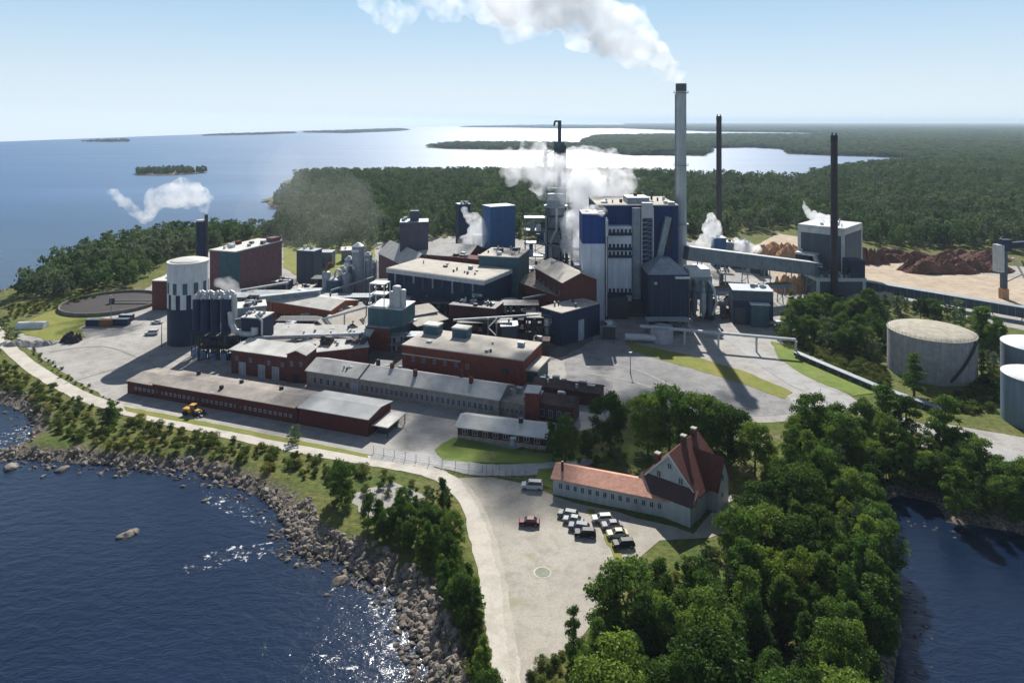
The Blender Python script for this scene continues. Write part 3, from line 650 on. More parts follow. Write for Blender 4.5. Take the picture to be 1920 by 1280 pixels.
def rack(name, label, u, Y, w, d, h, n=4, m=STEEL, stuff_m=(MIDB, STEEL, PALE, DARK), seed=1, fill=10, cat='process rack'):
    t = thing(name, label, cat, (at(u, Y), Y)); rr = random.Random(seed)
    for x in (0, w):
        for y in (0, d): MB().box(x-.25,x+.25,y-.25,y+.25,0,h).build('column', m, t)
    for k in range(1, n+1):
        z = h*k/n; mb = MB(); mb.box(-.6,w+.6,-.6,d+.6,z-.35,z)
        for i in range(int(w)+2): mb.box(-.6+i, -.55+i, -.6,-.55,z,z+1.1)
        mb.box(-.6,w+.6,-.62,-.56,z+1.05,z+1.12); mb.build('deck', m, t)
        mb = MB(); z0 = h*(k-1)/n
        mb.beam((0,-.1,z0),(w,-.1,z-.4),.2); mb.beam((w,-.1,z0),(0,-.1,z-.4),.2); mb.build('brace', m, t)
    for i in range(fill):
        x, y = rr.uniform(1,w-1), rr.uniform(.5,d-1); k = rr.randrange(n); z = h*k/n; hh = h/n*rr.uniform(.4,.9); s = rr.uniform(.5,1.6); mm = rr.choice(stuff_m)
        mb = MB()
        if rr.random() < .6: mb.tube((x,y,z),(x,y,z+hh),s); mb.dome(x,y,z+hh,s,s*.4,14,3)
        else: mb.box(x-s,x+s,y-s*.6,y+s*.6,z,z+hh)
        mb.build('vessel', mm, t)
    return t
rack('process_rack', 'open steel rack of blue vessels between blue tower and digester', 985, 362, 11, 8, 34, 5, STEEL, seed=3, fill=18)
rack('process_rack', 'small steel rack of pipes left of the blue tower in the steam', 888, 366, 7, 6, 24, 4, STEEL, seed=4, fill=9)
# digester
Yd = 372; t = thing('digester_tower', 'tall grey digester tower with a lattice top and thin stack, wrapped in steam', 'tower', (at(1043,Yd), Yd))
MB().tube((0,4,0),(0,4,42),4.6,5.0,n=28).build('vessel', STEEL, t); MB().dome(0,4,42,5.2,3).build('vessel_head', PALE, t)
mb = MB(); mb.tube((0,4,38),(0,4,39),6.6,n=24); mb.tube((0,4,44),(0,4,45),5.8,n=24); mb.build('platform', STEEL, t)
for dx in (-5.2, 5.6): MB().tube((dx,0,0),(dx,0,38),.9).build('pipe', SLATE, t)
MB().path([(-3,-1,0),(-3,-1,20),(0,-1.4,26),(0,-1.4,38)],.7).build('pipe', PALE, t)
for z in (10,18,26,33): mb = MB(); mb.box(-7,7,-1.5,1,z,z+.3); mb.box(-7,7,-1.6,-1.5,z,z+1.2); mb.build('gallery_deck', DARK, t)
for x in (-5,5):
    for y in (0,8): MB().box(x-.3,x+.3,y-.3,y+.3,42,72).build('lattice_post', DARK, t)
for k in range(7):
    z = 44+k*4; mb = MB(); mb.box(-5.4,5.4,-.4,8.4,z,z+.3); mb.beam((-5,0,z),(5,0,z+4),.3); mb.beam((5,0,z),(-5,0,z+4),.3); mb.build('lattice_deck', DARK, t)
MB().box(-1,4.6,1,6,58,74).build('top_vessel', SLATE, t); MB().tube((2,3,50),(2,3,hz(226,Yd)),1.0).build('stack', DARK, t)
mb = MB(); mb.path([(2,3,hz(226,Yd)-.5),(-.5,3,hz(226,Yd)-.3),(-1,3,hz(226,Yd)-3)],.55); mb.build('stack_bend', DARK, t)
MB().tube((-6,3,50),(-6,3,73),.5).build('vent_pipe', RUST, t); MB().tube((-6,3,62),(-6,3,66),1.2).build('vessel', PALE, t)
rack('pipe_tower', 'steel pipe tower of dark vessels right of the digester', 1052, 366, 6, 6, 30, 5, DARK, seed=8, fill=12)
# tall silver silos
g_ = 'silver tanks left of the blue hall'
for k, (u, vt, r, vb, lab) in enumerate(((672,455,3.0,562,'tallest silver silo with a pointed cap in the middle cluster'),(655,480,2.3,560,'silver silo just left of the tallest one'),
    (690,472,2.0,560,'slim silver silo just right of the tallest one'),(700,486,1.6,556,'slimmest silver silo at the right of the cluster'),(643,498,2.0,566,'mid height silver silo at the left of the cluster'))):
    Y = F*85/(vb-HOR); h = hz(vt, Y); t = thing('silver_silo', lab, 'silo', (at(u,Y),Y), group=g_)
    MB().tube((0,0,0),(0,0,h-1.5),r).build('shell', STEEL, t); MB().tube((0,0,h-1.5),(0,0,h),r,r*.3).build('cap', PALE, t)
    MB().box(-r*.9,r*.3,-r-.3,-r+.1,h-4,h-2.8).build('hatch', WHITE, t); MB().tube((r,-.5,0),(r,-.5,h),.25).build('pipe', PALE, t)
for u, vt, r, lab in ((612,512,2.0,'short silver tank with a bent pipe, leftmost of the silo cluster'),(628,524,4.0,'wide dark green tank among the silver silos'),(650,515,2.2,'short silver tank between green tank and silos')):
    Y = 318; h = hz(vt, Y); t = thing('process_tank', lab, 'tank', (at(u,Y),Y))
    MB().tube((0,0,0),(0,0,h),r).build('shell', TEAL if r == 4 else STEEL, t); MB().dome(0,0,h,r,1).build('roof', STEEL, t)
    MB().path([(0,0,h),(0,0,h+3.5),(1.2,0,h+4.6),(2.8,0,h+4.2),(3.2,0,h+2.5)],.5).build('bent_pipe', RUST if u==612 else PALE, t)
t = bld('teal_shed', 'small teal tower shed with pipes at the meadow left of the silos', 'shed', (556,470), (588,472), 17, 8, SLATE, STEEL, vents=3)
t = bld('low_blue_shed', 'low blue grey shed right behind the small teal tower shed', 'shed', (590,474), (622,474), 9, 8, SLATE, STEEL, vents=1)
t = bld('orange_brick_hall', 'warm orange brick hall with two dark openings in the middle left', 'building', (499,563), (620,582), 9, 17, OBRICK, ROOFG, roof='gx', rise=2, over=.5, doors=[('f', [.22,.36], 0, 3.2, 4.6, [DBRICK, BLACK])], vents=3)
t = bld('twin_gable_shed', 'tan roofed shed with a dark red gable end, left of the twin gables', 'building', (574,613), (620,621), 6, 26, DBRICK, ROOFT, roof='gy', rise=3.2, over=.6, vents=2)
t = bld('twin_gable_shed', 'tan roofed shed with a dark red gable end, right of the twin gables', 'building', (640,619), (686,624), 6, 24, DBRICK, ROOFT, roof='gy', rise=3.2, over=.6, vents=2)
t = bld('middle_store', 'long low store with patched pale roof behind the pipe in the middle left', 'building', (500,628), (690,634), 6.5, 9, DBRICK, ROOFG, roof='mono', rise=1.4, vents=6)
t = bld('small_store', 'low brown brick store between pipe and white roofed block', 'building', (505,643), (600,652), 6, 8, DBRICK, ROOFT, roof='gx', rise=1.2, vents=3)
t = bld('link_roof', 'wide pale grey low roof behind the grey roofed workshop', 'building', (560,664), (690,650), 6.2, 9, DBRICK, ROOFG, roof='mono', rise=.8, vents=5)
t = bld('white_roof_block', 'red brick block with a bright white roof and pale doors, left of the workshop', 'building', (434,655), (538,669), 8, 9, DBRICK, ROOFW, roof='mono', rise=.8, over=.7, doors=[('f', [.2,.55,.8], 0, 2.8, 4.2, [WHITE, DOORM])], wins=[('f', [.1,.35,.68,.92], 4.6, 1, 1.3, WM)])
t = bld('brick_stair_block', 'small stepped brick block at the right end of the white roof', 'building', (538,664), (573,666), 9.2, 8, DBRICK, ROOFG, roof='gy', rise=1.3, doors=[('f', [.5], 0, 2.2, 3, [DARK, BLACK])], wins=[('f', [.25,.75], 5.5, .9, 1.4, WM)])
mb = MB(); P, Q = G(478,634,8), G(690,626,8)
t = thing('long_pipe', 'long pale horizontal pipe over the roofs in the middle left', 'pipe', P); q = Vector((Q.x-P.x,Q.y-P.y,8))
MB().tube((0,0,8),q,.7).build('pipe', PALE, t)
for s in (.05,.35,.65,.95): c = q*s; MB().box(c.x-.2,c.x+.2,c.y-.2,c.y+.2,0,7.4).build('post', STEEL, t)
gallery('inclined_conveyor', 'pale sloping conveyor behind the orange brick hall', (*G(487,560,10),10), (*G(600,548,12),12), 2.4, 2, STEEL, PALE, 3)
gallery('inclined_conveyor', 'grey conveyor descending to the green tank beside the silos', (*G(560,545,11),11), (*G(615,563,6),6), 2, 1.6, STEEL, PALE, 3)
t = bld('block_house', 'pale flat roofed plant block left of the orange brick hall', 'building', (440,580), (500,574), 11, 10, STEEL, ROOFW, vents=6)
t = bld('navy_bin', 'navy rectangular bin building right of the cyclone row', 'building', (452,596), (492,598), 14.5, 8, NAVY, ROOFW, vents=4)
MB().path([(8.4,-.6,0),(8.4,-.6,14),(6,-.8,16)],.35).build('pipe', PALE, t)
# screen tower
t = bld('brick_base_tower', 'two tone tower block, red brick low and blue grey panels above, mid plant', 'building', (685,612), (731,616), 8.5, 15, TEAL, STEEL, bands=[(8.3, BRICK)])
t['label'] = 'two tone tower block with a red brick front, left of the flat roofed brick building'
W = t['W']; MB().box(0,W+4,2,14,8.8,15).build('upper_wall', TEAL, t); MB().box(-.2,W+4.2,1.8,14.2,15,15.4).build('upper_roof', PALE, t)
MB().box(W+.004,W+.1,.4,14.6,0,8.3).build('side_panel', TEAL, t)
for x, y, r, h in ((W+.5,5,1.6,7.5),(W+2.6,6,1.2,6),(W-2,6,1,5)): mb = MB(); mb.tube((x,y,15.4),(x,y,15.4+h),r); mb.dome(x,y,15.4+h,r,.5,14,3); mb.build('vessel', PALE, t)
mb = MB()
for x in (.3, 6.2):
    for y in (3,8): mb.box(x-.15,x+.15,y-.15,y+.15,15.4,24)
for z in (19.5,23.6): mb.box(.1,6.4,2.8,8.2,z,z+.4)
mb.beam((.3,2.9,15.4),(6.2,2.9,19.5),.25); mb.build('roof_frame', PALE, t)
t = bld('side_panel_block', 'blue grey panelled block stepping down right of the two tone tower', 'building', (733,616), (782,600), 8, 10, MIDB if False else SLATE, PALE, vents=2)
t = bld('slatted_roof', 'slatted pale roof shed under the front of the blue hall, left part', 'shed', (752,596), (820,584), 9, 7, DARK, ROOFT, roof='mono', rise=1.5)
t = bld('slatted_roof', 'slatted pale roof shed under the front of the blue hall, right part', 'shed', (782,612), (840,598), 7, 6, DARK, ROOFT, roof='mono', rise=1.2)
t = bld('maroon_plant', 'dark maroon plant block full of pipes in front of the blue hall', 'building', (842,572), (928,580), 12, 10, mat('maroon_cladding',(.06,.02,.025),.8,var=.4), DARK, vents=8)
rack('pipe_rack', 'dark steel pipe rack between maroon block and dark corner building', 915, 276, 20, 7, 11, 3, DARK, (DARK,STEEL,NAVY,PALE), 5, 20, 'pipe rack')
rack('pipe_rack', 'dark pipe rack with tanks at the foot of the blue hall', 770, 286, 24, 6, 10, 3, DARK, (DARK,SLATE,NAVY,STEEL), 6, 16, 'pipe rack')
rack('pipe_rack', 'grey pipe rack below the silver silos', 600, 300, 26, 6, 8, 2, STEEL, (DARK,STEEL,PALE,RUST), 9, 18, 'pipe rack')
t = thing('stepped_stair', 'pale zigzag steel stair behind the flat roofed brick building', 'stair', (at(915,252),252)); mb = MB()
for k in range(4): mb.beam((0 if k%2 else 3,0,k*3),(3 if k%2 else 0,0,k*3+3),.9,.25)
mb.build('flights', PALE, t); mb = MB(); [mb.box(x-.1,x+.1,-.6,.6,0,12.5) for x in (0,3)]; mb.build('posts', STEEL, t)

cl = random.Random(77)
for k, (u, v, w_, z_, dd, m, rm, lab) in enumerate(((660,640,22,7.5,5,DARK,OLDR,'dark roofed box beside the two tone tower foot'),(600,640,18,8,4,DBRICK,OLDR,'dark red hut rising from the low roofs under the long pipe'),(640,700,20,5,3,NAVY,STEEL,'navy box behind the left part of the workshop roof'),
   (880,560,22,13,5,NAVY,DARK,'navy box above the maroon block'),(800,556,18,10,4,SLATE,PALE,'grey box at the foot of the blue hall'),(530,612,16,7,4,NAVY,DARK,'dark box before the two openings of the orange hall'),
   (1130,612,24,5,6,DARK,STEEL,'dark low box at the foot of the stair tower'),(1320,560,20,9,5,NAVY,STEEL,'navy box between flue ducts and substation'),(1270,470,14,22,5,STEEL,PALE,'tall grey box between boiler house and chimney'),(1000,640,30,5,5,DARK,OLDR,'dark lean-to between flat brick building and corner block'))):
    bld('small_shed', lab, 'shed', (u,v), (u+w_,v+1), z_, dd, m, rm, vents=3)
for k, (u, Y, w_, d_c, h_c, n_c, lab) in enumerate(((470,300,18,8,9,2,'low rack of pipes behind the cyclones, left of the orange hall'),(540,312,20,8,7,2,'pipe rack on the paved gap between brick plant and silos'),
   (520,268,16,6,7,2,'dark pipe rack left of the twin tan gables'),(700,300,12,8,14,3,'tall pipe rack between the silver silos and blue hall'),(860,262,20,6,8,2,'long low rack of pipes behind the flat brick building'),
   (990,262,12,6,10,3,'dark rack of tanks left of the corner block'),(1080,300,5,6,22,4,'narrow dark rack squeezed against the slim blue tower'),(735,252,10,5,6,2,'small dark rack right of the two tone tower'),
   (820,340,24,6,10,2,'rack of ducts in front of the grey pitched store'),(1215,272,16,4,6,2,'low rack of pipes at the foot of the navy filter block'),(585,335,14,7,8,2,'small pipe rack on the far side of the silos'),
   (1000,330,14,7,14,3,'steel rack of pale vessels behind the gabled hall'),(1330,300,12,5,9,2,'small rack of pipes right of the flue ducts'),(400,300,14,8,8,2,'pipe rack in front of the purple brick building'))):
    rack('pipe_rack', lab, u, Y, w_, d_c, h_c, n_c, cl.choice([DARK,STEEL,STEEL]), (DARK,STEEL,PALE,NAVY,RUST,SLATE,WHITE), 40+k, int(w_*d_c/7)+6, 'pipe rack')
for k, (u, v, w_, z_, dd, m, rm, lab) in enumerate(((452,548,28,6,6,DBRICK,ROOFT,'small red shed below the purple brick building'),(505,528,30,5,7,SLATE,ROOFW,'pale roofed shed on the paved gap behind the orange hall'),
   (548,540,34,6,6,DBRICK,ROOFT,'tan roofed shed just behind the orange hall'),(628,586,22,7,6,TEAL,ROOFG,'little teal shed left of the two tone tower'),(560,596,16,5,5,DARK,ROOFW,'tiny white roofed shed before the orange hall'),
   (470,612,26,7,6,NAVY,ROOFW,'white roofed navy shed behind the white roofed block'),(700,540,24,10,6,PBRICK,ROOFT,'purple shed between silos and blue hall'),(812,640,20,4,4,DARK,ROOFG,'tiny dark shed tucked behind the flat brick building'),
   (940,612,30,7,6,SLATE,STEEL,'grey shed beneath the dark round tank'),(1070,470,20,12,6,STEEL,ROOFT,'tan roofed box between gabled hall and slim blue tower'),(820,500,0,0,0,None,None,''),(640,470,26,7,6,SLATE,ROOFW,'pale roofed shed behind the tall silver silos'),
   (1350,512,22,8,6,SLATE,ROOFT,'tan roofed shed beneath the conveyor gallery'),(1300,500,18,10,5,STEEL,PALE,'pale box just right of the chimney foot'),(700,690,26,4,4,MIDB,ROOFG,'small blue lean-to behind the workshop roof'),(742,700,18,4,4,DARK,PALE,'small dark lean-to behind the workshop roof'))):
    if m: bld('small_shed', lab, 'shed', (u,v), (u+w_,v+cl.choice([1,2,-1])), z_, dd, m, rm, roof=cl.choice(['flat','mono','gx']), rise=1.0, vents=cl.randrange(1,5))
for k, (a_, b_, z1, z2, rr_, lab) in enumerate((((440,600),(500,590),9,9,.5,'pale pipe from the navy bin to the orange hall'),((600,600),(690,575),9,13,.45,'thin sloping pipe left of the two tone tower'),((760,560),(840,570),8,8,.6,'thick pipe along the foot of the blue hall'),
   ((700,520),(620,545),12,9,.5,'pipe reaching from the blue hall to the green tank'),((980,560),(1090,540),11,13,.5,'pipe passing in front of the gabled hall'),((850,600),(1010,590),11,10,.4,'long thin pipe above the maroon block'),
   ((1100,470),(1000,455),18,18,.7,'fat pipe behind the gabled hall toward the digester'),((540,530),(450,545),8,8,.6,'pipe over the paved gap left of the silos'))):
    P_, Q_ = G(*a_, z1), G(*b_, z2); t = thing('overhead_pipe', lab, 'pipe', P_); q = Vector((Q_.x-P_.x, Q_.y-P_.y, z2))
    MB().tube((0,0,z1),q,rr_).build('pipe', cl.choice([PALE,STEEL]), t); MB().tube((0,.9,z1-.4),(q.x,q.y+.9,z2-.4),rr_*.55).build('pipe', STEEL, t)
    for s_ in (.04,.5,.96): c = Vector((0,0,z1)).lerp(q, s_); MB().box(c.x-.15,c.x+.15,c.y-.15,c.y+1.1,0,c.z-.3).build('post', STEEL, t)
# flat roofed brick building in the middle
t = bld('flat_roof_brick_building', 'red brick building with a broad pale flat roof carrying two blue boxes', 'building', (754,647), (981,677), 8, 19, BRICK, ROOFT, over=0, vents=3, wins=[('f', [.86], 3.2, 2.6, 1.8, DW), ('f', even(6,.05,.6), 3, 1, 1.5, WM)])
W = t['W']
for u, v in ((812,618),(866,624)):
    p = G(u, v, 9.5); c = Matrix.Rotation(-t.rotation_euler.z, 2) @ (p - Vector(t.location[:2])); x, y = c
    MB().box(x-2.9,x+2.9,-2+min(y,17.5),2+min(y,17),8.35,11.3).build('roof_unit', MIDB if False else TEAL, t); MB().box(x-3.1,x+3.1,min(y,17)-2.2,min(y,17.3)+2.3,11.3,11.8).build('unit_lid', ROOFW, t)
MB().box(W+.01,W+4,2,16,4.2,4.7).build('canopy', ROOFT, t); MB().box(W+.01,W+3.6,4,15,0,4.2).build('canopy_room', SLATE, t)
mb = MB(); mb.prismx([(-.3,5),(-.01,5),(-.01,5.4),(-.3,5.4)], 0, W*.5); mb.build('cornice', ROOFT, t)
# grey roofed workshop
t = bld('workshop', 'long grey roofed workshop with a row of pale windows behind the red shed', 'building', (575,694), (935,749), 5, 11.5, STONE, ROOFG, roof='gx', rise=2.1, over=.5, wins=[('f', even(26,.3,.98), 1.3, 1.0, 2.0, WM), ('f', even(6,.03,.25), 1.3, 1.2, 2.0, WM)], doors=[('f', [.27], 0, 2.6, 3.2, DM)])
W = t['W']
for s, y, h in ((.325,8,2),(.42,6,2.4),(.56,4,2.2),(.84,4.5,2.2),(.76,9,2)):
    MB().box(s*W-.5,s*W+.5,y-.5,y+.5,5.2,7.3+h*.6).build('chimney_stack', rnd.choice([DBRICK,BLACK]), t)
MB().prismx([(-.55,4.9),(5.75,7.3),(5.75,7.55),(-.55,5.2)], W*.295, W*.302).build('fire_wall', BLACK, t)
t = bld('dark_annexe', 'low dark annexe joining the right end of the grey roofed workshop', 'building', (937,752), (984,760), 4, 9, STONE, ROOFB, roof='flat', vents=2, wins=[('f', even(5), 1.2, .9, 1.4, WM)])
t = bld('old_brick_wing', 'dark old brick wing with jumbled roofs beside the round tree', 'building', (990,752), (1075,764), 5, 7, OLDB, OLDR, roof='gx', rise=1.6, vents=4, wins=[('f', even(5), 1.2, 1.3, 2.2, [PALE, GLASS])])
t = bld('tall_brick_wing', 'dark brick block with a low pale hatch right of the workshop', 'building', (1000,722), (1125,738), 4, 6, OLDB, OLDR, roof='gx', rise=1.4, vents=7)
t = bld('boxy_brick_hut', 'small red brick hut with a pale flat roof at the end of the workshop', 'hut', (984,736), (1010,738), 8.6, 5, BRICK, ROOFW, vents=0)
# long red shed along the road
a, ang, W = frame((239,711), (690,789), 4.3)
t = thing('long_red_shed', 'very long low dark red shed with patched brown roofs beside the coastal road', 'shed', a, ang)
L = [0, .125, .385, .735]; hs = [3.9, 4.4, 4.5]
for i in range(3):
    x0, x1, hh = L[i]*W, L[i+1]*W, hs[i]
    MB().box(x0,x1,.0,11,0,hh).build('wall', REDW, t); mb = MB(); mb.prismx([(-.6,hh),(5.5,hh+.85),(11.5,hh),(11.5,hh+.2),(5.5,hh+1.05),(-.6,hh+.2)], x0-.003 if i==0 else x0+.003, x1); mb.build('roof', ROOFB, t)
    MB().box(x1-.15,x1+.15,-.62,11.5,hh+.2,hh+.45).build('roof_seam', [ROOFG,PALE,BLACK][i], t)
openings(t, W, 11, [('f', even(34,.03,.72), 1.5, .9, .9, WM)]); openings(t, W, 11, [('f', [.15,.33,.5], 0, 2.4, 2.6, [DARK, REDW])], 'door')
for s, y in ((.40,2.5),(.43,8),(.22,9.5),(.6,8)): MB().box(s*W-.5,s*W+.5,y-.4,y+.4,4.6,6.1).build('roof_hatch', rnd.choice([BLACK,PALE]), t)
d_ = Vector((math.cos(ang), math.sin(ang))); b2 = a + d_*(W*.742)
t = thing('red_end_shed', 'dark red shed with a smooth grey roof closing the right end of the long shed', 'shed', b2, ang)
W2 = W*.258; mb = MB(); mb.box(0,W2,0,12,0,4.7); mb.prismx([(0,4.7),(12,4.7),(6,5.6)],0,W2); mb.build('wall', REDW, t)
mb = MB(); mb.prismx([(-.6,4.75),(6,5.7),(12.6,4.75),(12.6,4.95),(6,5.92),(-.6,4.95)], -.2, W2+.5); mb.build('roof', mat('smooth_grey_roof',(.33,.34,.35),.8,var=.15,streak=False), t)
MB().box(W2+.6,W2+5.6,1,11,2.7,2.95).build('lean_to_roof', ROOFG, t)
for y in (1.2,10.6): MB().box(W2+5.2,W2+5.4,y,y+.2,0,2.7).build('lean_to_post', REDW, t)
MB().box(W2+1,W2+4,3,9,0,2.2).build('lean_to_store', DARK, t)
t = bld('white_roof_house', 'long low red house with a white metal roof and white windows behind the lawn', 'house', (858,798), (1022,819), 3.4, 8, REDW, ROOFW, roof='gx', rise=1.3, over=.7, bands=[(1.1, STONE)], wins=[('f', even(8,.03,.97), 1.5, 1.5, 1.3, WM)], doors=[('f', [.63], 0, 1.2, 2.2, DM)])
W = t['W']; MB().box(W*.69-.5,W*.69+.5,3.2,4.4,4.3,5.9).build('chimney_stack', BLACK, t); MB().box(W*.66-.8,W*.66+.8,-1.6,-.6,2.6,2.8).build('porch_roof', ROOFW, t)
# station house
t = bld('tiled_wing', 'low pale walled wing with a long salmon tiled roof beside the parking lot', 'building', (1037,895), (1300,947), 3.8, 7, TIMW, TILES, roof='gx', rise=1.5, over=.5, wins=[('f', even(14,.03,.8), 1.6, .9, 1.3, WM)], doors=[('f', [.62,.86], 0, 1.1, 2.2, DM)])
W = t['W']; MB().tube((1.6,2,4),(1.6,2,6.9),.3).build('flue', BLACK, t); MB().box(W*.62,W*.635,-.5,3.55,4.0,6.45).build('fire_wall', WHITE, t) if False else None
a, ang, W = frame((1206,890), (1308,927), 5.6)
t = thing('gabled_villa', 'steep red roofed villa with a blue grey gable rising above the tiled wing', 'house', a, ang)
mb = MB(); mb.box(0,W,0,14,0,5.6); mb.prism([(0,5.6),(W,5.6),(W/2,12)],0,14); mb.build('wall', TIMW, t)
def steep(mb, x0, xm, x1, z0, z1, y0, y1, th=.3):
    s = (z1-z0)/(xm-x0); o_ = .6
    mb.prism([(x0-o_,z0-o_*s),(xm,z1),(xm,z1+th*1.6),(x0-o_,z0-o_*s+th)],y0,y1); mb.prism([(xm,z1),(x1+o_,z0-o_*s),(x1+o_,z0-o_*s+th),(xm,z1+th*1.6)],y0,y1)
mb = MB(); steep(mb, 0, W/2, W, 5.62, 12.02, -.5, 14.4); mb.build('roof', TILER, t)
mb = MB(); mb.prism([(-.7,4.9),(W/2,12.5),(W+.7,4.9),(W+.5,4.6),(W/2,12.0),(-.5,4.6)],-.62,-.5); mb.build('barge_board', WHITE, t)
mb = MB(); mb.prismx([(-3.6,4.2),(-.02,6.2),(-.02,6.4),(-3.6,4.4)],-.4,W+.4); mb.build('pent_roof', mat('dark_tiles',(.09,.05,.05),.85,var=.3), t)
MB().box(.2,W-.2,-3.3,-.02,0,4.2).build('front_porch', TIMW, t)
openings(t, W, 14, [('f',[.3,.7],6.4,1.1,1.5,WM),('f',[.5],9,1,1.3,WM),('f',[.2,.8],1.2,1.1,1.5,WM)])
mb = MB(); yy0, yy1 = 5.5, 11.5; mb.box(W,W+2.2,yy0,yy1,0,5.6); mb.prismx([(yy0,5.6),(yy1,5.6),((yy0+yy1)/2,10.6)],W,W+2.2); mb.build('side_wing', TIMW, t)
mb = MB(); ym = (yy0+yy1)/2; s_ = 5/(ym-yy0)
mb.prismx([(yy0-.6,5.65-.6*s_),(ym,10.65),(ym,11.1),(yy0-.6,6.0-.6*s_)],W*.5,W+2.6); mb.prismx([(ym,10.65),(yy1+.6,5.65-.6*s_),(yy1+.6,6.0-.6*s_),(ym,11.1)],W*.5,W+2.6); mb.build('side_roof', TILER, t)
for x, y, h in ((W*.5,7,14.0),(W*.5+.2,12,14.0),(W*.22,1.5,11)): mb = MB(); mb.box(x-.55,x+.55,y-.5,y+.5,6,h-.3); mb.box(x-.65,x+.65,y-.6,y+.6,h-.3,h,1); mb.build('chimney_stack', [DBRICK,CONC], t)
o = win_mb(1.1,1.5).build('window', WM, t, (W+2.2,8,2)); pane(o,1.1,1.5,GLASS); o.rotation_euler=(0,0,R(90))
o = win_mb(1.1,1.5).build('window', WM, t, (W+2.2,8,6)); pane(o,1.1,1.5,GLASS); o.rotation_euler=(0,0,R(90))

# ============================================================ LEFT PLANT
Ys = 258; t = thing('striped_silo', 'big round silo, white upper half with a dark chequered band, navy below', 'silo', (at(353,Ys+7), Ys+7))
hT = hz(497, Ys); r = 7.4; MB().tube((0,0,0),(0,0,hz(581,Ys)),r,n=48).build('lower_shell', NAVY, t)
MB().tube((0,0,hz(581,Ys)),(0,0,hT),r,n=48).build('upper_shell', WHITE, t); mb = MB(); mb.tube((0,0,hT),(0,0,hT+.4),r*1.03,n=48); mb.dome(0,0,hT+.4,r*.9,1.0); mb.build('roof', ROOFW, t)
def patch(a0, a1, z0, z1, m):
    n = 4; mb = MB(); A = [R(a0+(a1-a0)*i/n) for i in range(n+1)]; rr = r*1.006
    mb.add([(rr*math.cos(x),rr*math.sin(x),z) for z in (z0,z1) for x in A], [(i,i+1,n+2+i,n+1+i) for i in range(n)]); mb.build('dark_panel', m, t)
for k in range(12):
    a0 = -200 + k*30; patch(a0, a0+13, hz(553,Ys), hz(532,Ys), TEAL); patch(a0+10, a0+23, hz(581,Ys), hz(554,Ys), NAVY)
mb = MB(); [mb.box(-7.9,-7.5,y-.05,y+.05,0,28) for y in (-.3,.3)]; [mb.box(-7.85,-7.6,-.3,.3,i*.8,i*.8+.08) for i in range(35)]; mb.build('ladder', STEEL, t)
for k, (u, Y, lab) in enumerate(((371,249,'leftmost'),(386,247,'second from the left'),(404,246,'third from the left'),(424,245,'rightmost'))):
    t = thing('cyclone', 'navy cyclone with pale bent duct, %s by the silo' % lab, 'cyclone', (at(u,Y),Y), group='cyclones beside the round silo')
    h = hz(560, Y); MB().tube((0,0,9),(0,0,h),1.75,n=20).build('body', NAVY, t); MB().tube((0,0,9),(0,0,3.5),1.75,.5).build('cone', NAVY, t)
    MB().path([(0,0,h),(.2,0,h+1.6),(1.2,.2,h+2.4),(2.6,.3,h+1.6),(2.9,.3,h-1),(2.9,.3,h-7)],.95).build('duct', PALE, t)
    mb = MB(); [mb.box(x-.15,x+.15,y-.15,y+.15,0,9.5) for x in (-1.6,1.6) for y in (-1.6,1.6)]; mb.build('frame', DARK, t)
    MB().box(-1,1,-2.4,-1,0,2.6).build('hopper', mat('pale_blue_paint',(.16,.26,.42),.6), t)
t = thing('curved_duct', 'big pale duct curving from the cyclones toward the navy bin', 'industrial duct', (at(425,244),244)); MB().path([(1.5,-.5,17),(1.8,-.5,13),(3.2,-.5,10.5),(6,-.3,9.2),(10,.2,9)],1.0).build('duct', PALE, t)
MB().tube((10,.2,9),(10,.2,11.5),1.3).build('elbow', ROOFW, t); MB().tube((6,0,0),(6,0,8.5),.2).build('post', DARK, t)
rack('fan_rack', 'dark steel frame of fans and pipes under the cyclones', 372, 243, 14, 7, 9, 2, DARK, (NAVY,DARK,TEAL,STEEL), 11, 16, 'steel frame')
t = thing('brick_plant', 'long purple brick building with a light roof behind the white silo', 'building', (-143, 323), R(-20))
MB().box(0,15,0,33,0,24).build('wall', PBRICK, t); MB().box(-.2,15.2,-.2,33.2,24,24.5).build('roof', ROOFW, t); MB().box(6,15.1,-.12,-.01,9,23.8).build('teal_panel', TEAL, t); MB().box(15.004,15.12,0,3,8,23.8).build('side_panel', TEAL, t)
for k in range(9): x, y = rnd.uniform(1,14), rnd.uniform(2,31); s = rnd.uniform(.4,1.1); MB().box(x-s,x+s,y-s,y+s,24.4,24.5+rnd.uniform(1,2.4)).build('roof_vent', rnd.choice([PALE,DBRICK,STEEL]), t)
MB().box(11,15,26,32,24.5,26.5).build('penthouse', PBRICK, t)
t = bld('red_side_block', 'dark red windowless block left behind the white silo', 'building', (285,527), (330,528), 13, 12, DBRICK, ROOFW, vents=0)
t = thing('steel_stack', 'short dark steel stack, steaming, behind the white silo', 'chimney', (at(377,340),340)); h = hz(415,340)
MB().tube((0,0,0),(0,0,h),2.3).build('shaft', NAVY, t); MB().tube((0,0,h),(0,0,h+.8),2.0).build('cap', ROOFW, t)
MB().tube((2.6,0,0),(2.6,0,hz(402,340)),.85).build('flue', DARK, t); 
t = thing('clarifier_basin', 'large round settling basin with a pale concrete rim left of the plant', 'basin', (at(210,318),318))
mb = MB(); n = 56
vs = []; 
for rr_, z in ((21,0),(21,1.6),(20.5,1.6),(20.5,.3)): vs += [(rr_*math.cos(2*math.pi*i/n),rr_*math.sin(2*math.pi*i/n),z) for i in range(n)]
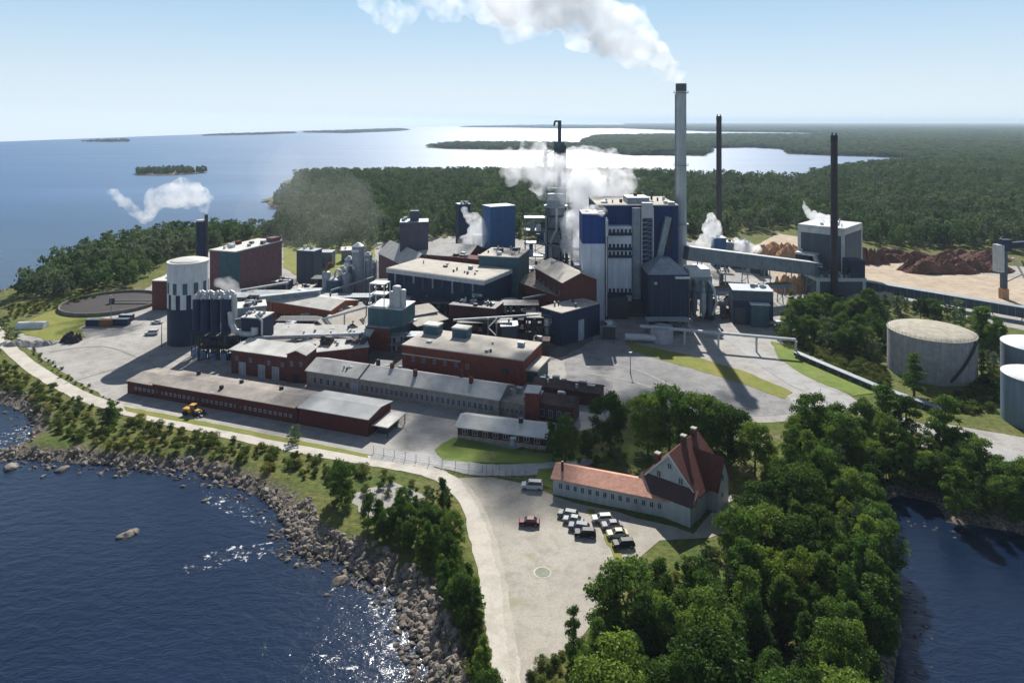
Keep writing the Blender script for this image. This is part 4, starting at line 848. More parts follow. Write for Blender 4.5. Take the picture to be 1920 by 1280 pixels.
mb.add(vs, [(k*n+i,k*n+(i+1)%n,(k+1)*n+(i+1)%n,(k+1)*n+i) for k in range(3) for i in range(n)]); mb.build('rim', DARKC, t)
MB().tube((0,0,.3),(0,0,.5),20.2,n=56).build('sludge', mat('sludge',(.018,.013,.014),.7,var=.4,sc1=.1,streak=False), t)
mb = MB(); mb.box(0,21,-.7,.7,1.7,2.0); mb.tube((0,0,.3),(0,0,3),1.2); mb.build('scraper_bridge', DARK, t)
t = thing('white_tent', 'long white tarpaulin storage tent on the meadow at the far left', 'tent', G(28,618), R(4)); mb = MB()
prof = [(2.2*math.cos(a_)+2.2, 2.6*math.sin(a_)) for a_ in np.linspace(0,math.pi,9)]; mb.prismx(prof,0,11); mb.build('canvas', WHITE, t)
for u, v, m, L_, lab in ((160,612,NAVY,6,'dark blue container left of the rusty one by the basin'),(185,613,RUST,5,'rusty orange container between two dark ones'),(212,611,NAVY,6,'dark blue container at the right end of its row'),(222,603,DARK,5.5,'black container set back behind the dark blue one')):
    t = thing('container', lab, 'container', G(u,v)); mb = MB(); mb.box(0,L_,0,2.5,.15,2.7); [mb.box(k*.5+.1,k*.5+.25,-.05,0,.3,2.5) for k in range(int(L_*2)-1)]; mb.build('box', m, t)
    MB().box(.05,L_-.05,.05,2.45,2.7,2.8).build('lid', m if m is RUST else STEEL, t)
pile('soil_heap', 'small black soil heap beside the left yard', 133, 640, 4, 3.5, 3.2, BLACK, 12)
pile('soil_heap', 'grey rubble heap on the grass at the far left', 60, 645, 9, 4, 1.5, YARD, 13)
for u, v, hh, lab in ((303,650,9,'slim brown lamp mast left of the silo'),(208,608,12,'thin tall lamp mast beside the containers'),(1182,700,7,'thin lamp mast in the shaded yard')):
    t = thing('lamp_mast', lab, 'lamp post', G(u,v)); MB().tube((0,0,0),(0,0,hh),.18,.1).build('pole', RUST if u==303 else STEEL, t); MB().box(-.5,.5,-.2,.2,hh,hh+.2).build('lamp_head', PALE, t)

# ------------------------------------------------------------ fence and gate
def fence(name, label, pts, h=2.0, gap=3.0):
    P = [G(u, v) for u, v in pts]; o0 = P[0]; t = thing(name, label, 'fence', o0); mesh = MB(); k = 0
    for a, b in zip(P, P[1:]):
        L = (b-a).length; n = int(L/gap)
        for i in range(n+1):
            c = a.lerp(b, i/max(n,1)) - o0; MB().tube((c.x,c.y,0),(c.x,c.y,h),.07,n=6).build('post', STEEL, t); k += 1
        A, B = a-o0, b-o0
        for z in (.15,.75,1.35,h-.05): mesh.beam((A.x,A.y,z),(B.x,B.y,z),.04)
    mesh.build('wires', STEEL, t); return t
fence('wire_fence', 'thin wire fence with grey posts beside the coastal road', [(700,850),(780,866),(905,886)])
fence('wire_gate', 'thin wire gate and posts by the white van', [(912,888),(985,900)], 2.4, 1.6)

# ------------------------------------------------------------ vehicles
CARW = mat('car_white',(.75,.75,.74),.25,var=.05,streak=False); 
def car(label, u, v, ang, c, kind='car', group=None, name='parked_car'):
    m = mat('car_paint_%d'%(abs(hash((c,)))%9999) if False else 'car_paint_%s'%'_'.join('%03d'%int(x*100) for x in c), c, .5, 0, var=.06, streak=False, spec=.15)
    t = thing(name, label, 'car' if kind != 'van' else 'van', G(u,v), ang, group, z=.1)
    van = kind == 'van'; Lc = 4.9 if van else 4.4; Wc = 1.85 if van else 1.75
    prof = [(0,.35),(0,.8),(.15,.95),(1.15,1.0),(1.2,1.0),(Lc-.9,1.0),(Lc-.15,.9),(Lc,.75),(Lc,.35)]
    if van: prof = [(0,.35),(0,1.0),(.9,1.15),(Lc-.1,1.2),(Lc,1.1),(Lc,.35)]
    mb = MB(); mb.prism(prof,-Wc/2,Wc/2); mb.build('body', m, t)
    if van: cab = [(.95,1.1),(1.7,1.85),(Lc-.35,1.9),(Lc-.1,1.15)]
    elif kind == 'wagon': cab = [(1.1,.98),(1.75,1.42),(Lc-.5,1.42),(Lc-.1,.95)]
    else: cab = [(1.1,.98),(1.8,1.42),(3.1,1.42),(3.8,.98)]
    mb = MB(); n = len(cab); y = Wc/2-.1; yt = Wc/2-.28
    vs = [(x,-(y if z<1.3 else yt),z) for x,z in cab]+[(x,(y if z<1.3 else yt),z) for x,z in cab]
    mb.add(vs,[(0,1,2,3),(7,6,5,4),(0,4,5,1),(2,6,7,3)]); mb.build('window_band', GLASS, t)
    mb = MB(); zt = cab[1][1]; mb.box(cab[1][0]-.05,cab[2][0]+.05,-yt-.02,yt+.02,zt+.005,zt+.06)
    for x0,z0,x1,z1 in ((cab[0][0],cab[0][1],cab[1][0],cab[1][1]),(cab[3][0],cab[3][1],cab[2][0],cab[2][1])):
        for s in (-1,1): mb.beam((x0,s*y,z0),(x1,s*yt,z1),.09)
    mb.build('roof', m, t)
    w0 = None
    for x in (.8,Lc-.85):
        for s in (-1,1):
            if w0 is None: mb = MB(); mb.tube((0,-.11,0),(0,.11,0),.33,n=14); mb.tube((0,-.13,0),(0,.13,0),.18,n=10,mi=1); w0 = mb.build('wheel',[RUBBER,STEEL],t); wo = w0
            else: wo = w0.copy(); col.objects.link(wo); wo.parent = t
            wo.location = (x, s*(Wc/2-.08), .33)
    for s in (-1,1): MB().box(-.03,.03,s*.6-.18,s*.6+.18,.6,.78).build('headlight', WHITE, t)
    return t
car('small dark red car parked alone on the gravel lot', 973,983,R(-4),(.11,.006,.012),'car')
car('white van parked by the verge at the gate road', 978,915,R(-6),(.55,.57,.60),'van',name='parked_van')
ga = 'cars parked in two rows beside the tiled wing'
for u,v,a_,c,k,l in ((1046,966,-16,(.16,.18,.18),'wagon','silver green estate car at the top of the left row'),(1056,977,-16,(.24,.25,.26),'car','pale grey car second in the left row'),
    (1066,990,-14,(.13,.15,.19),'wagon','blue grey estate third in the left row'),(1077,1004,-4,(.012,.018,.02),'wagon','black car at the near end of the left row'),
    (1110,978,4,(.50,.50,.47),'wagon','white estate at the top of the right row'),(1128,991,6,(.20,.17,.22),'car','lilac grey car second in the right row'),
    (1138,1007,5,(.50,.46,.33),'car','cream car third in the right row'),(1149,1026,6,(.012,.014,.018),'wagon','black estate at the near end of the right row')):
    car(l,u,v,R(a_),c,k,ga)
car('small white van parked in the left yard beside the round silo', 272,628,R(10),(.55,.56,.58),'van',name='parked_van')
car('white car parked behind the van in the left yard', 284,607,R(5),(.5,.5,.5),'car')
car('dark blue car parked near the door of the white roofed block', 330,702,R(-10),(.02,.03,.07),'car')
t = thing('wheel_loader', 'yellow wheel loader parked in front of the long red shed', 'loader', G(346,776), R(-12), z=.1)
MB().box(0,2.6,-.9,.9,.9,1.9).build('engine_body', YEL, t); mb = MB(); mb.box(2.2,3.6,-.7,.7,1.0,2.9,1); mb.box(2.1,3.7,-.8,.8,2.9,3.05,0); mb.build('cab',[YEL,GLASS],t)
MB().box(3.4,5.0,-.6,.6,.8,1.5).build('front_frame', YEL, t); mb = MB(); [mb.beam((3.8,s*.5,1.5),(5.6,s*.5,.9),.22) for s in (-1,1)]; mb.build('lift_arms', YEL, t)
mb = MB(); mb.prism([(5.5,.2),(6.6,.15),(6.7,.3),(5.9,.5),(5.7,1.2),(5.5,1.2)],-1.2,1.2); mb.build('bucket', DARK, t)
for x in (.9,4.1):
    for s in (-1,1): mb = MB(); mb.tube((0,-.25,0),(0,.25,0),.72,n=16); mb.build('wheel', RUBBER, t, (x,s*1.05,.72))
t = thing('green_skip', 'green roofed skip bin in the yard before the workshop', 'skip', G(578,722), R(-8)); mb = MB(); mb.prism([(0,.2),(6,.2),(6.5,2),(-.5,2)],0,2.4); mb.build('bin', GREENM, t); MB().box(-.6,6.6,-.1,2.5,2.0,2.2).build('lid', mat('light_green_lid',(.25,.42,.33),.6), t)
t = thing('green_skip', 'green bin under the lean-to of the red end shed', 'skip', G(724,800), R(-8)); mb = MB(); mb.prism([(0,.2),(3,.2),(3.3,1.6),(-.3,1.6)],0,1.8); mb.build('bin', GREENM, t); MB().box(-.3,3.3,0,1.8,1.6,1.7).build('lid', PALE, t)
t = thing('oil_trailer', 'small red and black trailer beside the switch house', 'trailer', G(1352,598), 0); MB().box(0,3,0,1.6,.6,1.9).build('body', RUST, t); [MB().tube((x,-.1,.4),(x,.2,.4),.4).build('wheel', RUBBER, t) for x in (.7,2.2)]
t = thing('parked_truck', 'dark truck standing in front of the navy switch house', 'truck', G(1392,604)); MB().box(0,2,0,2.3,.6,3).build('cab', NAVY, t); MB().box(2.2,8,0,2.4,.9,3.1).build('cargo_box', DARK, t)
[MB().tube((x,-.05,.5),(x,.3,.5),.5).build('wheel', RUBBER, t) for x in (1,5.5,6.8)]
t = thing('parked_truck', 'pale truck with a blue bed right of the dark one', 'truck', G(1432,612)); MB().box(0,2,0,2.3,.6,2.8).build('cab', PALE, t); MB().box(2.2,8,0,2.4,.9,2.0).build('cargo_bed', PALE, t)
[MB().tube((x,-.05,.5),(x,.3,.5),.5).build('wheel', RUBBER, t) for x in (1,5.5,6.8)]

#VEG
exec_veg = True
# ------------------------------------------------------------ vegetation
def leaf_mat(name, a, b_, c_, wide=None):
    m, t, b = newmat(name); t.nodes.remove(b); out = t.nodes['Material Output']
    oi = nd(t, 'ShaderNodeObjectInfo')
    g = mixc(t, oi.outputs['Random'], a, b_); g = mixc(t, ramp(t, noise(t, .55, 3), .4, .65), g, c_)
    wn_ = nd(t, 'ShaderNodeTexWhiteNoise', noise_dimensions='1D'); t.links.new(oi.outputs['Random'], wn_.inputs['W'])
    g = mixc(t, ramp(t, wn_.outputs['Value'], .55, 1.0), g, tuple(x*.45 for x in a)); g = mixc(t, ramp(t, wn_.outputs['Value'], .3, .0), g, (b_[0]*1.25, b_[1]*1.1, b_[2]))
    if wide: g = mixc(t, ramp(t, noise(t, .02, 4, .65), .42, .68), g, wide)
    df = nd(t, 'ShaderNodeBsdfDiffuse'); tr = nd(t, 'ShaderNodeBsdfTranslucent'); gl = nd(t, 'ShaderNodeBsdfGlossy'); gl.inputs['Roughness'].default_value = .45
    t.links.new(g, df.inputs[0]); t.links.new(g, tr.inputs[0]); gl.inputs[0].default_value = (.5,.55,.5,1)
    m1 = nd(t, 'ShaderNodeMixShader'); m1.inputs[0].default_value = .42; t.links.new(df.outputs[0], m1.inputs[1]); t.links.new(tr.outputs[0], m1.inputs[2])
    m2 = nd(t, 'ShaderNodeMixShader'); m2.inputs[0].default_value = .012; t.links.new(m1.outputs[0], m2.inputs[1]); t.links.new(gl.outputs[0], m2.inputs[2])
    t.links.new(m2.outputs[0], out.inputs[0]); return m
LEAF = leaf_mat('leaves', (.08,.165,.025), (.135,.22,.034), (.045,.092,.019)); LEAFC = leaf_mat('needles', (.045,.10,.026), (.075,.135,.036), (.028,.062,.017))
LEAFS = leaf_mat('shrub_leaves', (.11,.17,.03), (.18,.20,.045), (.06,.10,.02)); LEAFF = leaf_mat('forest_leaves', (.055,.125,.03), (.11,.18,.06), (.03,.07,.022), (.13,.16,.095))
BARKM = mat('tree_bark', (.11,.09,.07), .95)
def crown_mesh(name, seed, kind, n, leaf, m):
    """unit tree of height 1; leaf-sized faces on many small clumps; returns mesh"""
    rr = np.random.RandomState(seed); cs = []; rs = []
    if kind == 'round':
        for i in range(62):
            th = rr.uniform(0,2*math.pi); z = rr.uniform(.16,.97); rad = .31*math.sqrt(max(.04,1-((z-.48)/.52)**2))*(1+.25*math.sin(3*th+seed)); q = rr.uniform(.3,1)**.5
            cs.append((rad*q*math.cos(th), rad*q*math.sin(th), z)); rs.append(rr.uniform(.05,.125))
    elif kind == 'tall':
        for i in range(52):
            th = rr.uniform(0,2*math.pi); z = rr.uniform(.12,.98); rad = .22*math.sqrt(max(.01,min(1,(1.02-z)*1.6)*min(1,z*3)))*(1+.3*math.sin(2*th+seed)); q = rr.uniform(.2,1)
            cs.append((rad*q*math.cos(th), rad*q*math.sin(th), z)); rs.append(rr.uniform(.035,.085))
    elif kind == 'cone':
        for i in range(40):
            th = rr.uniform(0,2*math.pi); z = .12+.85*(i/40); rad = .2*(1-z)**.85+.012; q = rr.uniform(.5,1)
            cs.append((rad*q*math.cos(th), rad*q*math.sin(th), z)); rs.append(.02+.085*(1-z))
    elif kind == 'pine':
        for i in range(20):
            th = rr.uniform(0,2*math.pi); z = rr.uniform(.5,.97); rad = .2*math.sqrt(max(.05,1-((z-.7)/.3)**2)); q = rr.uniform(.2,1)
            cs.append((rad*q*math.cos(th), rad*q*math.sin(th), z)); rs.append(rr.uniform(.05,.10))
    else:                                              # shrub
        for i in range(16):
            th = rr.uniform(0,2*math.pi); q = rr.uniform(0,.5); cs.append((q*math.cos(th), q*math.sin(th), rr.uniform(.2,.75))); rs.append(rr.uniform(.14,.26))
    cs = np.array(cs); rs = np.array(rs); pr = rs**2/np.sum(rs**2); idx = rr.choice(len(cs), n, p=pr)
    d = rr.normal(size=(n,3)); d /= np.linalg.norm(d,axis=1)[:,None]; d[:,2] = np.where(d[:,2]<-.3, -d[:,2]*.4, d[:,2])
    P = cs[idx] + d*(rs[idx]*(.6+.55*rr.rand(n)+.5*(rr.rand(n)<.12)*rr.rand(n)))[:,None]*np.array([1,1,.95])
    nr = d + rr.normal(size=(n,3))*.55; nr /= np.linalg.norm(nr,axis=1)[:,None]
    a = np.cross(nr, rr.normal(size=(n,3))); a /= np.linalg.norm(a,axis=1)[:,None]; b = np.cross(nr, a)
    s = (leaf*rr.uniform(.6,1.3,n))[:,None]
    V = np.concatenate([P-a*s, P-b*s*.6, P+a*s, P+b*s*.6+nr*s*.3]).reshape(4,n,3).transpose(1,0,2).reshape(-1,3)
    Fc = np.arange(4*n).reshape(n,4)
    me = bpy.data.meshes.new(name); me.from_pydata(V.tolist(), [], Fc.tolist()); me.materials.append(m); return me
def trunk_mesh(seed, kind):
    rr = random.Random(seed); mb = MB(); top = .55 if kind == 'round' else .9
    mb.tube((0,0,0),(.01,0,top*.5),.022,.015,n=7); mb.tube((.01,0,top*.5),(0,.01,top),.015,.005,n=6)
    for k in range(7):
        z = top*rr.uniform(.45,.95); th = rr.uniform(0,6.28); L = .24 if kind == 'round' else .1
        mb.tube((0,0,z),(L*math.cos(th),L*math.sin(th),z+L*.8),.009,.003,n=5)
    me = mb.build('trunk', BARKM, link=False); return me.data
PR = {}
for kind, m, n, leaf, cnt in (('round',LEAF,8500,.019,6),('tall',LEAF,5600,.016,5),('cone',LEAFC,3000,.014,3),('pine',LEAFC,1600,.018,2),('shrub',LEAFS,1500,.045,3)):
    PR[kind] = [(crown_mesh('crown', 100*i+hash_, kind, n, leaf, m), trunk_mesh(i, kind)) for i in range(cnt) for hash_ in (len(kind),)]
FAR = {k: [crown_mesh('far_'+k, 31*i+5, k, nn, lf, m) for i in range(3)] for k, nn, lf, m in (('round',420,.058,LEAFF),('cone',300,.036,LEAFC),('tall',300,.045,LEAFF),('pine',260,.045,LEAFF))}
def inpoly(px, py, poly): return sdist(px, py, poly) > 0
def scatter(poly_px, spacing, seed, world=False):
    P = np.array(poly_px if world else [[*G(u, v)] for u, v in poly_px]); rr = np.random.RandomState(seed)
    x0, y0 = P.min(0); x1, y1 = P.max(0)
    X, Y = np.meshgrid(np.arange(x0,x1,spacing), np.arange(y0,y1,spacing*.9)); X[::2] += spacing/2
    X = X.ravel()+rr.uniform(-.38,.38,X.size)*spacing; Y = Y.ravel()+rr.uniform(-.38,.38,Y.size)*spacing
    k = inpoly(X, Y, P); return X[k], Y[k]
TREES = []   # x, y, z, h, kind, wscale, group key
def zone(poly, spacing, hmin, hmax, kinds, key, seed, w=1.0):
    X, Y = scatter(poly, spacing, seed); rr = random.Random(seed); zz = hfun(X, Y)
    for x, y, z in zip(X, Y, zz):
        if z < .3: continue
        TREES.append((x, y, float(z), rr.uniform(hmin,hmax), rr.choice(kinds), w*rr.uniform(.85,1.2), key))
def one(u, v, h, kind, key, w=1.0): p = G(u, v); TREES.append((p.x, p.y, LZ, h, kind, w, key))
zone([(1090,1330),(1125,1245),(1140,1215),(1185,1180),(1260,1135),(1330,1105),(1385,1075),(1412,1020),(1440,960),(1470,895),(1490,860),(1560,815),(1620,850),(1672,930),(1672,1060),(1715,1150),(1722,1290),(1722,1500),(1060,1500)], 4.9, 8, 13, ['round','round','tall','tall','tall','cone'], 'grove', 5, 1.05)
for u, v, h, k, w_ in ((1145,845,14,'round',1.04),(1060,865,11,'round',0.85),(1215,850,14.5,'round',1.16),(1255,845,16,'round',1.10),(1310,850,14.5,'round',1.10),(1365,868,13.5,'round',1.16),(1335,845,14,'round',1.10),(1415,890,12,'round',1.10),(1035,850,8,'tall',1.1),(1100,860,7,'tall',1.3)): one(u,v,h,k,'house',w_)
zone([(690,985),(760,965),(820,940),(852,975),(880,1080),(903,1200),(922,1290),(930,1500),(880,1500),(866,1250),(838,1150),(796,1070),(730,1030)], 3.2, 3.6, 7.2, ['tall','tall','tall','round'], 'bank', 6, .95)
for u, v, h, k, w_ in ((640,942,9,'round',1.0),(208,797,6.5,'tall',1.5),(196,800,5,'tall',1.5),(146,772,5,'tall',1.5),(553,828,4.5,'tall',1.6),(20,640,5.5,'round',1.1),(8,615,5,'round',1.1),(690,990,7,'tall',1.2),(1075,1245,9,'tall',.75)): one(u,v,h,k,'shore',w_)
for u, v, h, k, w_ in ((1714,742,13,'tall',1.3),(1772,862,16,'tall',1.15),(1700,835,13,'tall',1.4),(1655,815,13.5,'tall',1.6),(1620,830,11,'round',1.0),(1520,850,15,'round',.95),(1570,880,14,'round',1.10),(1660,860,11,'round',.9),(1740,880,8,'tall',1.5),(1690,880,10,'tall',1.6)): one(u,v,h,k,'roadside',w_)
zone([(1650,900),(1690,860),(1770,855),(1850,880),(1850,905),(1745,925),(1700,922),(1680,930)], 5.0, 6, 10.5, ['tall','round','tall'], 'roadside', 18, 1.15)
zone([(1765,990),(1775,935),(1830,900),(1920,915),(2080,930),(2080,1000),(1920,985)], 5.5, 8, 11.5, ['tall','round','cone'], 'rightbank', 8, 1.3)
zone([(1478,648),(1478,585),(1560,580),(1660,585),(1668,640),(1660,690),(1600,670)], 5.4, 6, 11, ['round','tall','cone','round'], 'thicket', 9, .95)
zone([(1560,580),(1700,583),(1800,592),(1868,640),(1880,690),(1840,735),(1838,670),(1820,620),(1660,590)], 5.6, 5, 9, ['round','cone','tall'], 'thicket', 10, 1.0)
one(1483,640,14,'cone','thicket',1.9); one(1838,650,15,'tall','thicket',1.6); one(1870,665,13,'round','thicket',.8)
zone([(14,572),(60,530),(130,490),(250,455),(340,440),(430,440),(505,436),(540,452),(440,462),(345,478),(300,505),(270,535),(180,548),(100,562)], 7.5, 9, 14, ['round','round','tall','pine'], 'point', 11, .85)
zone([(505,440),(540,405),(505,388),(560,337),(800,332),(1000,332),(1300,338),(1500,344),(1600,322),(1700,312),(2400,306),(2400,560),(1930,474),(1780,468),(1640,464),(1580,438),(1460,428),(1400,440),(1290,448),(1100,455),(860,442),(790,450),(700,466),(620,474),(560,468)], 6.8, 7, 18, ['round','tall','cone','pine','cone'], 'forest', 12, .76)
# shared-label zones
LAB = {'grove': ('leafy tree in the dense grove at the lower right beside the lot', 'trees of the dense lower right grove'),
 'house': ('big leafy tree in the row behind the red roofed villa', 'trees around the villa and lawn'),
 'bank': ('young bushy tree on the rocky bank left of the gravel track', 'young trees along the rocky bank'),
 'shore': ('lone bushy tree beside the coastal road or lot', 'scattered trees by the coastal road'),
 'roadside': ('dark tree beside the access road in front of the big tank', 'trees along the access road'),
 'rightbank': ('leafy tree on the far bank of the pond at the right edge', 'trees on the far bank of the pond'),
 'thicket': ('green tree in the thicket around the big weathered tank', 'thicket trees around the big tank'),
 'point': ('tree of the wooded point behind the left silo', 'trees of the wooded point on the left'),
 'forest': ('tree at the near edge of the big forest behind the plant', 'near edge trees of the big forest')}
NAMES = {'round':'leafy_tree','tall':'slender_tree','cone':'spruce_tree','pine':'pine_tree'}
PRI = {'grove':3,'house':3,'bank':3,'shore':3,'roadside':3,'rightbank':3,'thicket':2,'point':1,'forest':0}
ordr = sorted(TREES, key=lambda t_: -(PRI[t_[6]] >= 2)*10 - t_[3]/t_[1] )
IND, REST = ordr[:298], ordr[298:]
rv = random.Random(99)
for x, y, z, h, kind, ws, key in IND:
    near = PRI[key] >= 2
    if near: cm, tm = rv.choice(PR[kind])
    else: cm, tm = rv.choice(PR[kind])
    t = bpy.data.objects.new(NAMES[kind], None); col.objects.link(t); t.location = (x, y, z-.1); t.rotation_euler = (0,0,rv.uniform(0,6.28)); t.scale = (h*ws,h*ws,h)
    tag(t, LAB[key][0], 'tree', LAB[key][1])
    for nm, me in (('trunk', tm), ('crown', cm)): o = bpy.data.objects.new(nm, me); col.objects.link(o); o.parent = t
def gn_stuff(name, pts, scl, scw, rot, pick, meshes, label=None):
    """one object: countless copies placed on points"""
    me = bpy.data.meshes.new(name); me.from_pydata([tuple(p) for p in pts], [], [])
    for an, arr, ty in (('scl', scl, 'FLOAT'), ('scw', scw, 'FLOAT'), ('rot', rot, 'FLOAT'), ('pick', pick, 'INT')):
        at_ = me.attributes.new(an, ty, 'POINT'); at_.data.foreach_set('value', np.asarray(arr, dtype=np.float32 if ty == 'FLOAT' else np.int32))
    o = bpy.data.objects.new(name, me); col.objects.link(o); tag(o, kind='stuff', label=label)
    g = bpy.data.node_groups.new(name, 'GeometryNodeTree'); g.interface.new_socket('Geometry', in_out='INPUT', socket_type='NodeSocketGeometry'); g.interface.new_socket('Geometry', in_out='OUTPUT', socket_type='NodeSocketGeometry')
    gi = g.nodes.new('NodeGroupInput'); go = g.nodes.new('NodeGroupOutput'); jn = g.nodes.new('GeometryNodeJoinGeometry')
    def attr(n_, ty='FLOAT'): a = g.nodes.new('GeometryNodeInputNamedAttribute'); a.data_type = ty; a.inputs[0].default_value = n_; return a.outputs[0]
    cs = g.nodes.new('ShaderNodeCombineXYZ'); cr = g.nodes.new('ShaderNodeCombineXYZ')
    g.links.new(attr('scw'), cs.inputs[0]); g.links.new(attr('scw'), cs.inputs[1]); g.links.new(attr('scl'), cs.inputs[2]); g.links.new(attr('rot'), cr.inputs[2])
    for k, mm in enumerate(meshes):
        src = bpy.data.objects.new(name+'_source', mm)
        oi = g.nodes.new('GeometryNodeObjectInfo'); oi.inputs[0].default_value = src; oi.inputs['As Instance'].default_value = True
        ip = g.nodes.new('GeometryNodeInstanceOnPoints'); cp = g.nodes.new('FunctionNodeCompare'); cp.data_type = 'INT'; cp.operation = 'EQUAL'
        g.links.new(attr('pick','INT'), cp.inputs[2]); cp.inputs[3].default_value = k
        g.links.new(cp.outputs[0], ip.inputs['Selection']); g.links.new(gi.outputs[0], ip.inputs['Points']); g.links.new(oi.outputs['Geometry'], ip.inputs['Instance'])
        g.links.new(cs.outputs[0], ip.inputs['Scale']); g.links.new(cr.outputs[0], ip.inputs['Rotation']); g.links.new(ip.outputs[0], jn.inputs[0])
    g.links.new(jn.outputs[0], go.inputs[0]); md = o.modifiers.new('scatter', 'NODES'); md.node_group = g; return o
fm = [m for k in ('round','tall','cone','pine') for m in FAR[k]]; kidx = {'round':0,'tall':3,'cone':6,'pine':9}
pts = [(t_[0],t_[1],t_[2]-.2) for t_ in REST]
gn_stuff('forest', pts, [t_[3] for t_ in REST], [t_[3]*t_[5]*1.15 for t_ in REST], [rv.uniform(0,6.28) for _ in REST], [kidx[t_[4]]+rv.randrange(3) for t_ in REST], fm)
# distant woods: growing spacing
DP = []
def dist_zone(P, spacing, hmin, hmax, seed, z=.5, ylim=(0,1e9), taper=0):
    P = np.array(P); P2 = P.copy(); P2[:,1] = np.clip(P2[:,1], *ylim); P2[:,0] = np.clip(P2[:,0], -9000, 9000)
    rr = np.random.RandomState(seed); x0,y0 = P2.min(0); x1,y1 = P2.max(0)
    X, Y = np.meshgrid(np.arange(x0,x1,spacing), np.arange(y0,y1,spacing)); X = X.ravel()+rr.uniform(-.5,.5,X.size)*spacing; Y = Y.ravel()+rr.uniform(-.5,.5,Y.size)*spacing
    k = inpoly(X,Y,P) & (Y>ylim[0]) & (Y<ylim[1]) & (np.abs(X) < Y*.80+60); X, Y = X[k], Y[k]
    sc_ = spacing/7.5
    for x, y in zip(X, Y): DP.append((x,y,z,rr.uniform(hmin,hmax),rr.uniform(.9,1.3)*sc_))
W_ = lambda nm: [[*G(u,v)] for u,v in LAND_FAR[nm]]
dist_zone(ISLP, 7, 7, 12, 1); dist_zone(W_('wooded_strip_island'), 14, 10, 15, 2); dist_zone(MAINW, 9, 10, 15, 33, LZ, (1005,1600))
dist_zone(W_('far_headland'), 13, 10, 16, 3, .5, (0,2600)); dist_zone(W_('far_headland'), 24, 12, 17, 4, .5, (2600,5200))
dist_zone(W_('distant_island'), 45, 10, 15, 5); dist_zone(W_('skerry_island'), 40, 5, 10, 6); dist_zone(W_('low_horizon_island'), 25, 5, 9, 6); dist_zone(W_('horizon_coast'), 90, 14, 20, 7, .5, (0,14000)); dist_zone(W_('distant_coast'), 60, 14, 20, 8, .5, (0,9000))
gn_stuff('distant_woods', [(p[0],p[1],p[2]-.3) for p in DP], [p[3] for p in DP], [p[3]*p[4] for p in DP], [rv.uniform(0,6.28) for _ in DP], [rv.choice([0,1,2,6,7,9,10]) for _ in DP], fm)
# canopy sheet under the farthest woods
def canopy(name, P, z, spacing, ylim):
    P = np.array(P); rr = np.random.RandomState(4); Pc = P.copy(); Pc[:,1] = np.clip(Pc[:,1],*ylim)
    x0,y0 = Pc.min(0); x1,y1 = Pc.max(0); xs = np.arange(x0,x1,spacing); ys = np.arange(y0,y1,spacing)
    X,Y = np.meshgrid(xs,ys); D = sdist(X,Y,P); Z = np.clip(D/spacing*4,-1,1)*z + rr.uniform(-4,4,X.shape) + 6*fnoise(X,Y,.01)
    i = np.arange(X.size).reshape(X.shape); Fc = np.stack([i[:-1,:-1].ravel(), i[:-1,1:].ravel(), i[1:,1:].ravel(), i[1:,:-1].ravel()],1)
    V = np.stack([X.ravel(),Y.ravel(),Z.ravel()],1); Fc = Fc[(D.ravel()[Fc].min(1) > 0)]
    me = bpy.data.meshes.new(name); me.from_pydata(V.tolist(), [], Fc.tolist()); me.materials.append(CANO); o = bpy.data.objects.new(name, me); col.objects.link(o); tag(o, kind='stuff')
CANO, t_, b_ = newmat('canopy'); t_.links.new(mixc(t_, ramp(t_, noise(t_, .02, 6, .7), .35, .65), (.02,.035,.012), (.05,.07,.022)), b_.inputs['Base Color']); b_.inputs['Roughness'].default_value = 1; b_.inputs['Specular IOR Level'].default_value = 0
bn = nd(t_, 'ShaderNodeBump'); bn.inputs['Distance'].default_value = 8; t_.links.new(noise(t_, .09, 4), bn.inputs['Height']); t_.links.new(bn.outputs[0], b_.inputs['Normal'])
canopy('distant_canopy', W_('far_headland'), 10, 45, (1200,6500)); canopy('horizon_canopy', W_('distant_coast'), 13, 150, (4000,32000)); canopy('horizon_wood', W_('horizon_coast'), 14, 140, (4000,18000))
# shrubs: too many to count
SP = []
def shrubs(poly, spacing, s0, s1, seed):
    X, Y = scatter(poly, spacing, seed); rr = random.Random(seed); zz = hfun(X, Y)
    for x,y,z in zip(X,Y,zz):
        if z > .9: SP.append((x,y,float(z)-.15,rr.uniform(s0,s1)))
shrubs([(-60,610),(0,672),(60,712),(140,752),(230,782),(330,806),(460,834),(600,862),(690,880),(690,905),(600,905),(480,880),(380,862),(250,848),(120,825),(60,775),(10,735),(-60,690)], 3.0, .7, 2.5, 21)
shrubs([(560,870),(690,882),(800,905),(850,930),(860,960),(800,990),(700,990),(640,960),(580,900)], 3.6, .7, 1.9, 22)
shrubs([(840,980),(885,1090),(910,1200),(930,1300),(940,1500),(900,1500),(880,1280),(850,1150),(800,1040)], 2.0, .8, 2.2, 23)
shrubs([(975,1300),(1000,1245),(1070,1215),(1120,1170),(1150,1110),(1250,1300),(1100,1500),(960,1500)], 2.2, .7, 2.0, 24)
shrubs([(1490,650),(1560,640),(1660,690),(1680,740),(1720,765),(1640,728),(1560,690)], 1.9, .9, 2.2, 25)
shrubs([(1830,720),(1880,690),(1885,760),(1840,775),(1750,770)], 1.9, .9, 2.4, 26)
shrubs([(1690,890),(1740,870),(1800,880),(1920,900),(2050,930),(2050,990),(1920,990),(1780,975)], 2.6, .9, 2.2, 27)
shrubs([(1440,860),(1560,800),(1650,850),(1700,960),(1690,1080),(1735,1180),(1735,1300),(1100,1300),(1180,1130),(1300,1040),(1400,980)], 3.2, 1, 2.4, 28)
